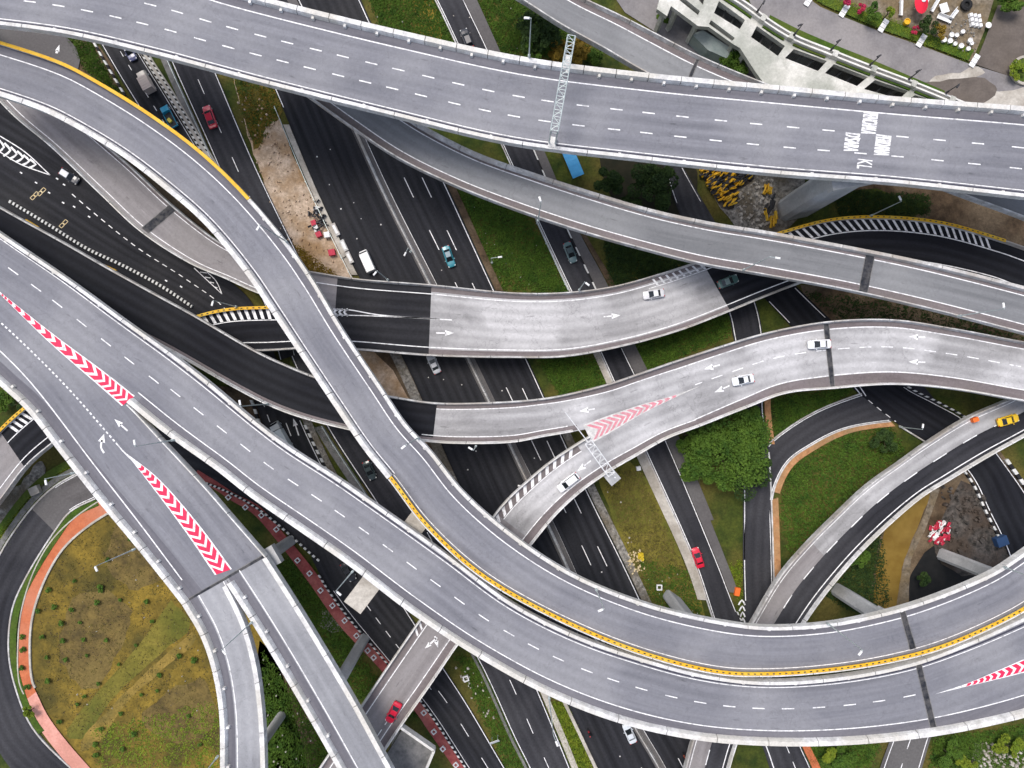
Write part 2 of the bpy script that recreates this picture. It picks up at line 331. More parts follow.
def surface(rd, mat_, parent, a=0, b=None, f0=0.0, f1=1.0, dz=.02, name='road_surface'):
    v, f, u = [], [], []; ribbon_data(rd, f0, f1, a, rd.len if b is None else b, dz, v, f, u)
    return mesh_obj(name, v, f, mat_, parent, u)
def profile_run(rd, side, prof, a, b, name, mat_, parent, fm=None):
    """sweep a closed profile [(in, z)] along an edge; 'in' is measured inward from that edge, in metres"""
    st = rd.stations(a, b); vs = []; fs = []; n = len(prof)
    for d in st:
        l, r = rd.lr(d); e, o = (l, r) if side == 'L' else (r, l); q = (o - e).normalized()
        for i, z in prof: vs.append(e + q * i + Vector((0, 0, z)))
    for k in range(len(st) - 1):
        for i in range(n):
            j = (i + 1) % n; A = (k * n + i, k * n + j, (k + 1) * n + j, (k + 1) * n + i)
            fs.append(A if side == 'R' else A[::-1])
    e0 = tuple(range(n)); e1 = tuple(range((len(st) - 1) * n, len(st) * n))
    fs.append(e0[::-1] if side == 'R' else e0); fs.append(e1 if side == 'R' else e1[::-1])
    return mesh_obj(name, vs, fs, mat_, parent)
PARW = [(0, -.55), (0, .9), (.78, .9), (.92, .5), (1.02, .05), (1.02, -.05)]
PARM = [(0, -.55), (0, .9), (.55, .9), (.68, .5), (.74, .05), (.74, -.05)]
PAR = [(0, -.55), (0, .55), (.06, .9), (.26, .9), (.34, .45), (.45, .02), (.45, -.05)]
def parapets(rd, parent, side, a=0, b=None, mat_='parapet', seg=9.0, bracket=True, prof=PAR, phase=0.0):
    b = rd.len if b is None else b; n = max(1, round((b - a) / seg)); step = (b - a) / n
    for i in range(n):
        profile_run(rd, side, prof, a + i * step + .06, a + (i + 1) * step - .06, 'parapet_panel', M[mat_], parent)
        if bracket:
            d = a + (i + .5) * step; l, r = rd.lr(d); e, o = (l, r) if side == 'L' else (r, l); q = (o - e).normalized(); c = e + q * (1.1 if prof is PARW else .55)
            mb = MB(); mb.box(c + Vector((0, 0, .28)), (.62, .5, .55), math.atan2(q.y, q.x), .8); mb.build('parapet_bracket', M[mat_], parent)
def deck_solid(rd, parent, girder=True, depth=1.9, over=.22, thick=.45):
    def run(f0, f1, zt, zb, name, m, taper=0.0):
        vs = []; fs = []; st = rd.s
        for d in st:
            vs += [rd.at(d, f0, zt), rd.at(d, f1, zt), rd.at(d, f1 - taper, zb), rd.at(d, f0 + taper, zb)]
        for k in range(len(st) - 1):
            for i in range(4):
                j = (i + 1) % 4; fs.append((k * 4 + i, (k + 1) * 4 + i, (k + 1) * 4 + j, k * 4 + j))
        fs += [(0, 1, 2, 3), tuple(4 * (len(st) - 1) + i for i in (3, 2, 1, 0))]
        mesh_obj(name, vs, fs, m, parent)
    run(0.002, 0.998, 0, -thick, 'deck_slab', M['parapet'])
    if girder: run(over, 1 - over, -thick - .002, -depth, 'girder', M['conc'], .06)
def viaduct(rd, label, **kw):
    c = rd.at(rd.len / 2, .5); e = empty('viaduct', (c.x, c.y, 0), label, 'viaduct'); deck_solid(rd, e, **kw); return e
def joint(rd, parent, px, py, w=.8, f0=.04, f1=.96, skew=0):
    d = rd.S(px, py)
    def q(f): return rd.at(d + skew * (f - .5), f)
    mb = MB(); vs = [rd.at(d - w / 2 - skew / 2, f0, .045), rd.at(d - w / 2 + skew / 2, f1, .045), rd.at(d + w / 2 + skew / 2, f1, .045), rd.at(d + w / 2 - skew / 2, f0, .045)]
    mb.add(vs, [(0, 1, 2, 3)]); mb.build('expansion_joint', M['joint'], parent)
    for s_ in (-1, 1):
        o_ = s_ * w / 2; mb = MB(); vs = [rd.at(d + o_ - .06 - skew / 2, f0, .06), rd.at(d + o_ - .06 + skew / 2, f1, .06), rd.at(d + o_ + .06 + skew / 2, f1, .06), rd.at(d + o_ + .06 - skew / 2, f0, .06)]
        mb.add(vs, [(0, 1, 2, 3)]); mb.build('joint_edge', M['conc_dark'], parent)
def wedge(parent, ml, mr, z, t_n, reverse=False, red='red', white='paint', duty=.55, start=.18, tipfill=True, lean=1.0):
    """gore area: white ground, red chevrons; ml/mr pixel polylines from narrow to wide end"""
    Lp = [P(x, y, z) for x, y in catmull([tuple(p) for p in ml], 24)]; Rp = [P(x, y, z) for x, y in catmull([tuple(p) for p in mr], 24)]
    n = min(len(Lp), len(Rp)); Lp, Rp = Lp[:n], Rp[:n]
    def at(t, f, dz):
        x = min(max(t, 0), 1) * (n - 1); i = min(int(x), n - 2); u = x - i
        v = Lp[i].lerp(Lp[i + 1], u).lerp(Rp[i].lerp(Rp[i + 1], u), f); return v + Vector((0, 0, dz))
    vs = []; fs = []
    for i in range(n): vs += [Lp[i] + Vector((0, 0, .034)), Rp[i] + Vector((0, 0, .034))]
    for i in range(n - 1): fs.append((2 * i, 2 * i + 1, 2 * i + 3, 2 * i + 2))
    mesh_obj('chevron_ground', vs, fs, M[white], parent)
    total = sum(((Lp[i] + Rp[i]) / 2 - (Lp[i + 1] + Rp[i + 1]) / 2).length for i in range(n - 1))
    per = (1 - start) / t_n
    for k in range(t_n):
        t = start + per * k; w = (Lp[min(int(t * (n - 1)), n - 1)] - Rp[min(int(t * (n - 1)), n - 1)]).length
        a = lean * .55 * w / total * (-1 if reverse else 1); d = per * duty
        if k == t_n - 1 and tipfill: d = 1 - t
        g = .09
        mb = MB()
        t0 = t
        pts = [at(t0, g, .042), at(t0 + a, .5, .042), at(t0, 1 - g, .042), at(min(t0 + d, 1), 1 - g, .042), at(min(t0 + d + a, 1), .5, .042), at(min(t0 + d, 1), g, .042)]
        mb.add(pts, [(0, 1, 4, 5), (1, 2, 3, 4)]); mb.build('chevron', M[red], parent)
def roller_barrier(rd, parent, side, a, b, inset=.0, name='roller_barrier', caps=True):
    """yellow rolling barrier: top and bottom rail with a row of rollers between"""
    e = mesh_rail = profile_run(rd, side, [(inset - .02, .12), (inset - .02, .93), (inset + .54, .93), (inset + .54, .80), (inset + .1, .78), (inset + .1, .12)], a, b, name, M['yellow'], parent)
    mb = MB(); d = a + .4
    while d < b - .3:
        l, r = rd.lr(d); x, o = (l, r) if side == 'L' else (r, l); q = (o - x).normalized(); c = x + q * (inset + .26)
        mb.box(c + Vector((0, 0, .96)), (.16, .34, .12), math.atan2(q.y, q.x)); d += 1.0
    if not caps: return e
    ob = mb.build('roller_cap', M['joint'], parent); ob['kind'] = 'stuff'
    return e

def flat(name, pts, z, mat_, parent=None, smooth_n=0, kind='structure', jag=0.0):
    p = [tuple(q) for q in pts]
    if smooth_n: p = catmull(p + [p[0]], smooth_n)[:-1]
    if jag: p = [(x + U(-jag, jag), y + U(-jag, jag)) for x, y in p]
    w = [P(x, y, 0) + Vector((0, 0, z)) for x, y in p]
    bm = bmesh.new(); vs = [bm.verts.new(q) for q in w]; f = bm.faces.new(vs)
    if f.normal.z < 0: f.normal_flip()
    bm.normal_update()
    if f.normal.z < 0: f.normal_flip()
    bmesh.ops.triangulate(bm, faces=[f]); me = bpy.data.meshes.new(name); bm.to_mesh(me); bm.free(); me.materials.append(mat_)
    o = link(bpy.data.objects.new(name, me), parent)
    if kind: o['kind'] = kind
    return o

# ================================================================== GROUND
g = mesh_obj('ground', [(-1500, -1500, -.3), (1500, -1500, -.3), (1500, 1500, -.3), (-1500, 1500, -.3)], [(0, 1, 2, 3)], M['grass']); g['kind'] = 'structure'
flat('grass_field', [(95, 500), (60, 545), (38, 590), (30, 640), (34, 700), (60, 745), (95, 790), (300, 800), (290, 700), (250, 600), (190, 530), (140, 490)], -.2, M['field'], smooth_n=5, jag=1)
flat('dirt_track', [(192, 632), (196, 640), (160, 672), (125, 705), (100, 740), (80, 752), (85, 735), (118, 700), (150, 668)], -.18, M['track'], smooth_n=5, jag=.8)
flat('grass_band', [(170, 600), (190, 625), (150, 662), (110, 702), (80, 740), (66, 735), (90, 700), (130, 655)], -.185, M['olive'], smooth_n=5, jag=1)
flat('dark_grass_patch', [(70, 600), (100, 590), (130, 610), (120, 650), (90, 690), (60, 660)], -.19, M['darkf'], smooth_n=5, jag=2.5)
flat('dark_grass_patch', [(120, 520), (150, 530), (160, 580), (130, 590), (105, 560)], -.19, M['darkf'], smooth_n=5, jag=2.5)
flat('dark_grass_patch', [(170, 690), (205, 680), (212, 730), (180, 745), (140, 720)], -.19, M['darkf'], smooth_n=5, jag=2.5)
flat('sand_ground', [(232, 70), (262, 85), (300, 170), (322, 215), (348, 265), (352, 292), (300, 275), (285, 262), (262, 180), (248, 135)], -.2, M['sand'], smooth_n=5, jag=1.2)
flat('soil_patch', [(232, 74), (262, 84), (276, 92), (280, 115), (266, 128), (256, 150), (248, 130)], -.18, M['field'], smooth_n=5, jag=2)
flat('soil_patch', [(234, 76), (258, 84), (262, 100), (254, 125), (246, 120)], -.17, M['grass'], smooth_n=5, jag=2)
flat('soil_patch', [(292, 238), (300, 262), (325, 275), (350, 282), (356, 296), (285, 285), (270, 245)], -.17, M['soil'], smooth_n=5, jag=2)
flat('soil_patch', [(352, 345), (405, 345), (465, 490), (500, 570), (470, 560), (400, 440)], -.2, M['soil'], smooth_n=3, jag=2)
flat('soil_patch', [(350, 350), (375, 350), (420, 430), (440, 480), (420, 470), (380, 410)], -.17, M['sand'], smooth_n=3, jag=2)
flat('soil_patch', [(215, 385), (262, 390), (270, 430), (235, 430)], -.2, M['soil'], smooth_n=3, jag=2)
flat('soil_patch', [(60, 30), (92, 40), (115, 75), (118, 98), (92, 80), (70, 60)], -.19, M['soil'], smooth_n=4, jag=1.5)
flat('soil_patch', [(60, 95), (110, 120), (190, 190), (230, 235), (190, 225), (110, 160)], -.19, M['soil'], smooth_n=4, jag=1.5)
flat('soil_patch', [(395, -20), (420, -20), (440, 45), (415, 40)], -.19, M['field'], smooth_n=4, jag=2)
flat('soil_patch', [(820, 180), (1050, 190), (1060, 260), (990, 245), (930, 222), (870, 210), (800, 225)], -.2, M['soil'], smooth_n=4, jag=3)
flat('soil_patch', [(800, 200), (880, 190), (930, 205), (900, 218), (850, 215), (800, 230)], -.17, M['grass'], smooth_n=4, jag=3)
flat('soil_patch', [(800, 285), (1040, 300), (1040, 345), (900, 325), (830, 320)], -.2, M['soil'], smooth_n=4, jag=3)
flat('soil_patch', [(596, 470), (632, 462), (690, 575), (712, 640), (660, 620), (620, 545)], -.2, M['olive'], smooth_n=4, jag=2)
flat('soil_patch', [(895, 480), (1000, 450), (1040, 600), (880, 620)], -.22, M['soil'], smooth_n=4, jag=3)
flat('soil_patch', [(258, 640), (300, 680), (310, 800), (262, 800)], -.2, M['soil'], smooth_n=4, jag=3)
flat('soil_patch', [(600, 355), (601, 360), (640, 400), (620, 400)], -.2, M['soil'], smooth_n=2, jag=1)
flat('paved_patch', [(0, 500), (25, 478), (40, 460), (45, 480), (20, 505), (0, 530), (-10, 530)], -.18, M['rubble'], smooth_n=4, jag=1.5)
flat('rubble_ground', [(960, 480), (1004, 500), (1010, 560), (960, 575), (935, 545)], -.17, M['rubble_shade'], smooth_n=4, jag=3)
flat('yard_ground', [(690, 150), (760, 150), (752, 182), (736, 190), (734, 208), (722, 208)], -.16, M['rubble_shade'], smooth_n=2, jag=1)
flat('rubble_ground', [(695, 150), (800, 160), (800, 215), (770, 240), (735, 225), (715, 195)], -.17, M['rubble'], smooth_n=3, jag=2)
flat('rubble_ground', [(975, 745), (985, 742), (1000, 760), (1030, 765), (1030, 790), (975, 790)], -.17, M['rubble'], smooth_n=4, jag=2)
flat('rubble_ground', [(322, 610), (350, 618), (345, 632), (322, 628)], -.17, M['rubble'], smooth_n=4, jag=2)
flat('water', [(908, 468), (935, 480), (925, 510), (905, 560), (898, 600), (895, 640), (868, 640), (875, 590), (880, 550), (890, 515)], -.15, M['water'], smooth_n=5, jag=.8)
flat('water_bank', [(934, 478), (940, 482), (932, 515), (912, 560), (905, 640), (896, 640), (898, 600), (905, 560), (926, 510)], -.14, M['bank'], smooth_n=3, jag=.5)
flat('gravel_strip', [(506, 395), (519, 400), (560, 480), (580, 520), (640, 600)], -.2, M['soil'])
flat('dark_ground', [(905, 590), (935, 545), (985, 580), (1000, 620), (900, 640)], -.18, mat('near_black_earth', (.006, .007, .008), (.014, .014, .014), .5, .9, 'World'), smooth_n=3, jag=2)  # flat ground patch in near-black tones
flat('dark_ground', [(598, 150), (690, 150), (690, 220), (620, 210)], -.19, mat('shaded_undergrowth', (.010, .012, .006), (.025, .022, .012), .5, .9, 'World'), smooth_n=3, jag=2)  # undergrowth patch, shade put into its near-black colour

def ground_road(name, pairs, z, m, n=6, segs=None):
    rd = Road(pairs, z, 0, n); o = surface(rd, M[m], None, dz=0, name=name); o['kind'] = 'structure'; return rd, o
# layers 2 cm apart
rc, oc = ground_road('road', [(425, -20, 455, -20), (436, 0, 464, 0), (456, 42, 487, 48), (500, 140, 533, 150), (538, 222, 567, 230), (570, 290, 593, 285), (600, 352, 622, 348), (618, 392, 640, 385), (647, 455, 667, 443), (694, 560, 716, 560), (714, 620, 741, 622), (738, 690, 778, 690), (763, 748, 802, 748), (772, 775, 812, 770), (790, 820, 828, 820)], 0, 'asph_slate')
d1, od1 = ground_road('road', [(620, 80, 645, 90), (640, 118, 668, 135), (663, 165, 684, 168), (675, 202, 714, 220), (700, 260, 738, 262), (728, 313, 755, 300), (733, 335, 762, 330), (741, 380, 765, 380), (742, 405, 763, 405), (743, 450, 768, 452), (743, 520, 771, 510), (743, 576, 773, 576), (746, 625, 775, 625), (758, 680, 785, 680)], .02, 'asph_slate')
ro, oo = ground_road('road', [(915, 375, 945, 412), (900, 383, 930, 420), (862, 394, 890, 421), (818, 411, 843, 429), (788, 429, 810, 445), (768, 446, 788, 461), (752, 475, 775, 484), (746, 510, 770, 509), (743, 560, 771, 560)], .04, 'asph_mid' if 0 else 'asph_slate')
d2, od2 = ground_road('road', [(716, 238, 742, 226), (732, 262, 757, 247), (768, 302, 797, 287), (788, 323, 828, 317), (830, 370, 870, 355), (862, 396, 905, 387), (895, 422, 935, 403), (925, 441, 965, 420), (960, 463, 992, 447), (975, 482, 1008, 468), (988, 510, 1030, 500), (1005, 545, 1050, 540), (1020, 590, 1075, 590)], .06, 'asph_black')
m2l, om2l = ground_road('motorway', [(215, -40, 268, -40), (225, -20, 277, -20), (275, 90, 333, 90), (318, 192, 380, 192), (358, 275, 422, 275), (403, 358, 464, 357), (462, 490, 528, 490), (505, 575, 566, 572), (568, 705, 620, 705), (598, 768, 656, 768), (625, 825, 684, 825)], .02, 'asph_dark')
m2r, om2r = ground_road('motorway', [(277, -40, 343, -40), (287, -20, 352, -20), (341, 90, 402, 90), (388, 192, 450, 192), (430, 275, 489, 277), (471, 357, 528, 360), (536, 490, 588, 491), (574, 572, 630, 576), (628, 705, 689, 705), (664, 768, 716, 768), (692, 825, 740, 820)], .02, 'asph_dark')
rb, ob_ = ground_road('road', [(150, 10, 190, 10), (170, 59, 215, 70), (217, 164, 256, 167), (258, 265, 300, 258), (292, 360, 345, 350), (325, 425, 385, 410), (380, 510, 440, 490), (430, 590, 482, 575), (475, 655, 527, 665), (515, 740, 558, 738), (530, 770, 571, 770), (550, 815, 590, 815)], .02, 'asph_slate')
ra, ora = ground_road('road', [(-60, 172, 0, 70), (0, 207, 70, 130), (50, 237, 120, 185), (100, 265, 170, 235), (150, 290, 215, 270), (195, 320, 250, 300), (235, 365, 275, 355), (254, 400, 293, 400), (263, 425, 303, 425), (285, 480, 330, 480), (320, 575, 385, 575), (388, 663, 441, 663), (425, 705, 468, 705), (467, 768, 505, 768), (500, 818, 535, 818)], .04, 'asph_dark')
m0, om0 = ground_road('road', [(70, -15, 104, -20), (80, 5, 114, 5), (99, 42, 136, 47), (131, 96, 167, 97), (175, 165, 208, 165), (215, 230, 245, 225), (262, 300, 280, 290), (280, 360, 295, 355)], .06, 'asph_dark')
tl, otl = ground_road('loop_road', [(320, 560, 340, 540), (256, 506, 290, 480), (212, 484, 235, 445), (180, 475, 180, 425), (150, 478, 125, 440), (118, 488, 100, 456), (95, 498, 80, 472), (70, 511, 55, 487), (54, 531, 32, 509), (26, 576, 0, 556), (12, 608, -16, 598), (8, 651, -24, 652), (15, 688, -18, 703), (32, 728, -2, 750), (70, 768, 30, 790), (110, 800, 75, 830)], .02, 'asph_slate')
s2 = surface(tl, M['asph_brown'], otl, tl.S(150, 470), tl.S(54, 531), dz=.012); 
# grey worn top-left road and minor roads
flat('road', [(-20, 12), (52, 26), (66, 36), (76, 48), (80, 60), (76, 80), (40, 70), (-20, 55)], .0, M['asph_brown'])
sr, osr = ground_road('service_road', [(868, 810, 908, 812), (880, 768, 922, 768), (892, 735, 932, 735), (905, 700, 945, 705)], .1, 'asph_brown')
# asphalt under the portal between the carriageways
flat('motorway_verge', [(277, 352), (292, 352), (325, 425), (365, 490), (348, 480), (310, 425)], -.1, M['grass'])

def side_strip(rd, side, a, b, w0, w1, m, name, z=None, top=0.0, kind='structure', parent=None):
    """strip outside the road edge from w0 to w1 metres, raised by top"""
    prof = [(-w0, -.25), (-w1, -.25), (-w1, top), (-w0, top)]
    o = profile_run(rd, side, prof, a, b, name, M[m], parent)
    if kind: o['kind'] = kind
    return o
# footpaths beside the minor road
side_strip(rc, 'R', 0, rc.S(560, 230), .0, 2.6, 'asph_brown', 'pavement', top=.12)
side_strip(rc, 'R', rc.S(560, 225), rc.S(600, 310), 2.9, 4.1, 'soil', 'drain', top=-.05)
side_strip(rc, 'R', rc.S(560, 230), rc.S(700, 530), .1, 2.7, 'asph_brown', 'pavement', top=.12)
side_strip(rc, 'R', rc.S(700, 530), rc.S(726, 590), .1, 2.0, 'asph_brown', 'pavement', top=.12)
side_strip(rc, 'L', rc.S(640, 440), rc.S(705, 600), .2, 2.0, 'paving', 'pavement', top=.05)
side_strip(rc, 'L', rc.S(600, 352), rc.S(630, 420), .1, 1.4, 'paving', 'pavement', top=.05)
side_strip(d1, 'R', d1.S(755, 380), d1.S(765, 446), .3, 1.5, 'sandy', 'pavement', top=.05)
side_strip(d1, 'R', d1.S(770, 500), d1.S(772, 610), .3, 1.6, 'sandy', 'pavement', top=.05)
side_strip(ro, 'R', ro.S(886, 421), ro.S(772, 490), .3, 1.5, 'sandy', 'pavement', top=.05)
side_strip(rc, 'R', rc.S(790, 735), rc.len, .2, 1.8, 'orange_path', 'pavement', top=.05)
side_strip(m2l, 'L', m2l.S(300, 130), m2l.S(365, 280), .1, 1.3, 'paving', 'pavement', top=.08)
side_strip(m2l, 'L', m2l.S(392, 325), m2l.S(500, 560), .1, 2.2, 'rubble', 'verge', top=.02)
side_strip(m2l, 'L', m2l.S(560, 690), m2l.len, .1, .8, 'paving', 'pavement', top=.08)
side_strip(m2r, 'R', m2r.S(440, 175), m2r.S(500, 290), .1, 1.6, 'soil', 'verge', top=.02)
side_strip(m2r, 'R', m2r.S(560, 430), m2r.len - 20, .1, 1.9, 'rubble', 'verge', top=.02)
side_strip(rb, 'L', rb.S(170, 55), rb.S(235, 190), .4, 2.2, 'conc_dark', 'drain', top=.02)
side_strip(rb, 'L', rb.S(325, 425), rb.S(390, 510), .4, 2.2, 'conc_dark', 'drain', top=.02)
side_strip(rb, 'L', rb.S(470, 650), rb.len, .3, .9, 'conc_dark', 'drain', top=.02)
side_strip(rb, 'R', rb.S(530, 680), rb.len, .3, 1.6, 'paving', 'drain', top=.02)
side_strip(ra, 'R', ra.S(300, 415), ra.S(340, 490), .3, 2.0, 'rubble', 'verge', top=.02)
side_strip(m0, 'R', m0.S(136, 47), m0.S(215, 170), .1, 2.0, 'paving', 'pavement', top=.10)
# cycle path, orange loop path
cp, ocp = ground_road('cycle_path', [(190, 478, 198, 470), (212, 488, 216, 481), (232, 501, 236, 494), (252, 513, 259, 506), (277, 541, 285, 535), (307, 580, 316, 573), (339, 625, 347, 618), (379, 668, 387, 660), (417, 714, 425, 708), (427, 729, 435, 723), (452, 765, 460, 759), (475, 800, 483, 794)], .07, 'red_path')
op, oop = ground_road('footpath', [(140, 485, 142, 497), (97, 503, 103, 515), (58, 534, 66, 544), (37, 566, 47, 573), (23, 607, 33, 610), (19, 638, 29, 639), (20, 682, 31, 680), (27, 699, 36, 692)], .03, 'orange_path')
op2, oop2 = ground_road('footpath', [(27, 699, 36, 692), (37, 724, 48, 716), (57, 752, 68, 743), (80, 778, 90, 768), (110, 810, 118, 800)], .03, 'pink_path')
# green strip inside the loop road
side_strip(tl, 'L', tl.S(95, 498), tl.S(36, 735), .4, 1.7, 'grass_lush', 'grass_strip', top=.1)
side_strip(tl, 'R', tl.S(80, 472), tl.S(0, 556), .5, 1.6, 'conc_dark', 'drain', top=.05)
side_strip(tl, 'R', tl.S(80, 472), tl.S(0, 556), 2.0, 3.4, 'grass_lush', 'grass_strip', top=-.05)

def kerb(rd, side, a, b, off=.0, w=.35, h=.22, blk=.9, kindl='black and white painted kerb', mats=('kerb_w', 'kerb_b')):
    mb = MB(); d = a; i = 0
    while d < b - .1:
        e = min(d + blk, b)
        def pt(x, o, z):
            l, r = rd.lr(x); p, q = (l, r) if side == 'L' else (r, l); n = (p - q).normalized(); return p + n * o + Vector((0, 0, z))
        vs = [pt(d, off, -.2), pt(e, off, -.2), pt(e, off + w, -.2), pt(d, off + w, -.2), pt(d, off, h), pt(e, off, h), pt(e, off + w, h), pt(d, off + w, h)]
        mb.cur = i % 2; mb.add(vs, [(0, 3, 2, 1), (4, 5, 6, 7), (0, 1, 5, 4), (1, 2, 6, 5), (2, 3, 7, 6), (3, 0, 4, 7)]); d = e; i += 1
    o = mb.build('kerb', [M[mats[0]], M[mats[1]]]); o['kind'] = 'stuff'; return o
kr = Road([(x, y - 2, x - 2, y + 1.5) for x, y in ((10, 205), (50, 229), (87, 252), (125, 270), (162, 290), (192, 310))], 0, 0); ROADS.remove(kr)
kerb(kr, 'L', 0, kr.len, 0, .6, .5, .42)
kerb(kr, 'R', kr.S(30, 220), kr.S(118, 268), .25, .35, .5, 3.0, mats=('yellow', 'kerb_b'))
kerb(ra, 'L', ra.S(254, 400), ra.S(268, 432), .3, .5, .3, 1.0)
kerb(ra, 'L', ra.S(320, 570), ra.len, .0, .38, .3, .55)
kerb(tl, 'L', tl.S(318, 560), tl.S(205, 480), .0, .38, .3, .55)
kerb(ra, 'R', ra.S(303, 425), ra.S(330, 480), .2, .5, .3, .9)
kerb(m0, 'L', m0.S(90, 35), m0.S(126, 96), .9, .45, .3, 1.0)
kerb(m0, 'R', m0.S(138, 49), m0.S(200, 150), .25, .35, .3, .6)
kerb(m0, 'R', m0.S(138, 49), m0.S(200, 150), 1.35, .35, .3, .6)
kerb(d2, 'R', d2.S(905, 387), d2.S(965, 420), .3, .4, .3, .75)
kerb(d2, 'R', d2.S(1000, 460), d2.len, .3, .7, .3, 1.1)
kerb(d2, 'L', d2.S(968, 468), d2.S(1005, 545), .4, .4, .3, 1.0)
kerb(rc, 'R', rc.S(530, 150), rc.S(600, 290), .0, .3, .25, 2.2)
kerb(rc, 'R', rc.S(741, 610), rc.S(745, 640), .0, .3, .25, .6)
def curb(rd, side, a, b, off=0, w=.3, h=.12, m='conc'):
    o = profile_run(rd, side, [(-off, -.2), (-off, h), (-off - w, h), (-off - w, -.2)][::-1], a, b, 'kerb', M[m], None); o['kind'] = 'structure'
for rd, sd, a, b in [(tl, 'L', tl.S(97, 498), tl.S(75, 768)), (tl, 'R', tl.S(80, 472), tl.S(0, 556)), (ro, 'R', ro.S(888, 421), ro.S(772, 500)), (ro, 'L', ro.S(860, 395), ro.S(770, 446)), (rc, 'L', 0, rc.S(712, 620)), (d2, 'L', d2.S(900, 425), d2.S(928, 442))]:
    curb(rd, sd, a, b, m='parapet_old')
profile_run(d1, 'R', [(-.3, -.2), (-.3, .1), (0, .1), (0, -.2)][::-1], d1.S(768, 455), d1.S(774, 590), 'kerb', M['parapet_old'], None)['kind'] = 'structure'
profile_run(op, 'R', [(.0, -.2), (.0, .1), (-.4, .1), (-.4, -.2)], 2, op.len - 1, 'kerb', M['paving'], oop)
profile_run(op, 'L', [(.0, -.2), (.0, .1), (-.25, .1), (-.25, -.2)], 2, op.len - 1, 'kerb', M['paving'], oop)

# ---------------- ground markings
def mk(parent, fn, m='paint', name='lane_marking'):
    p = Paint(); fn(p); return p.build(M[m], parent, name)
def f_(p):
    p.line(m2r, .03, .22, dz=.02); p.line(m2r, .965, .2, dz=.02)
    p.dash(m2r, .37, .2, m2r.S(420, 130) , None, 4.4, 11.7, .02); p.dash(m2r, .66, .2, m2r.S(430, 130), None, 4.4, 11.7, .02)
mk(om2r, f_)
mk(om2l, lambda p: p.line(m2l, .02, .2, 0, m2l.S(285, 115), dz=.02))
side_strip(m2l, 'R', 0, None or m2l.len, .0, 1.95, 'asph_brown', 'median_strip', top=.03)
def f_(p):
    for i in range(60):
        rd = random.choice((m2l, m2r)); d = U(10, rd.len - 5); f = random.choice((.25, .5, .75)) + U(-.02, .02)
        c = rd.at(d, f, .02); s = U(.08, .14); p.quad([c + Vector((-s, -s, 0)), c + Vector((s, -s, 0)), c + Vector((s, s, 0)), c + Vector((-s, s, 0))])
mk(om2l, f_, 'paint_worn', 'road_stud')
def f_(p):
    p.line(rb, .03, .2, dz=.02); p.line(rb, .97, .2, dz=.02); p.dash(rb, .48, .18, rb.S(200, 78), None, 3.2, 8.5, .02)
mk(ob_, f_)
def f_(p):
    p.line(ra, .97, .2, ra.S(300, 420), None, .02); p.line(ra, .06, .16, ra.S(330, 590), None, .02)
    p.dash(ra, .55, .22, ra.S(70, 190), ra.S(262, 330), 1.0, 1.9, .02)
    p.dash(ra, .2, .2, ra.S(258, 402), ra.S(275, 440), 1.5, 3.2, .02)
    p.dash(ra, .42, .2, ra.S(350, 590), ra.S(412, 690), 1.6, 3.3, .02)
    p.seg(286, 423, 291, 436, .06); p.dash(ra, .55, .18, ra.S(440, 690), None, 3.0, 8, .02)
    p.arrow(296, 427, math.radians(108), .06, 3.6, .25, 1.0)
    p.pline([(0, 152), (20, 164), (50, 175)], .06, .2); p.pline([(0, 136), (25, 152), (50, 175)], .06, .2)
    for k in range(6):
        t = k / 6; x = 2 + 38 * t; y0 = 140 + 24 * t; y1 = 150 + 18 * t
        p.pline([(x - 4, y0 - 1), (x + 2, (y0 + y1) / 2 + 2), (x - 5, y1 + 3)], .065, .42, 2)
    p.pline([(194, 268), (208, 281), (222, 294)], .06, .15); p.pline([(207, 272), (216, 281), (222, 294)], .06, .15)
    for k in range(4): p.seg(200 + 5 * k, 272 + 5 * k, 207 + 3.5 * k, 273 + 5 * k, .06, .15)
    for (x, y) in ((56, 178), (63, 184), (20, 172), (35, 182), (48, 192), (62, 202), (73, 206), (88, 216), (180, 286), (165, 280)): p.seg(x, y, x + 2.2, y + 1.4, .06, .25)
mk(ora, f_)
def f_(p):
    for cx, cy in ((35, 194), (64, 222), (42, 190)):
        for dx in (-3, 0.5):
            a = [(cx + dx - 2, cy + 1 - dx), (cx + dx + 1, cy - 2 - dx), (cx + dx + 3.5, cy - dx), (cx + dx + .5, cy + 3 - dx)]
            for i in range(4): p.seg(*a[i], *a[(i + 1) % 4], .06, .14)
mk(ora, f_, 'yellow_box', 'box_marking')
def f_(p):
    p.line(m0, .06, .18, dz=.02); p.line(m0, .95, .14, dz=.02); p.dash(m0, .47, .18, m0.S(120, 38), None, 1.2, 3.2, .02)
mk(om0, f_)
def f_(p):
    p.line(rc, .05, .2, 0, rc.S(712, 620), .02); p.line(rc, .97, .18, 0, rc.S(505, 120), .02); p.line(rc, .97, .18, rc.S(615, 345), rc.S(740, 615), .02)
    p.dash(rc, .62, .18, rc.S(780, 735), None, 1.5, 3.4, .02); p.line(rc, .1, .25, rc.S(760, 740), None, .02); p.line(rc, .96, .16, rc.S(760, 740), None, .02)
mk(oc, f_)
def f_(p):
    p.line(d1, .05, .18, d1.S(665, 170), d1.S(678, 202), .02); p.line(d1, .9, .18, d1.S(684, 168), d1.S(705, 205), .02)
    p.line(d1, .06, .2, d1.S(728, 313), d1.S(743, 600), .02); p.line(d1, .95, .2, d1.S(755, 300), d1.S(766, 445), .02); p.line(d1, .95, .16, d1.S(771, 505), d1.S(773, 582), .02)
    for k in range(4):
        y = 603 + k * 6; p.pline([(738.5 + k * .9, y + 2), (742 + k * .3, y - 3), (745, y + 2)], .05, .3, 2)
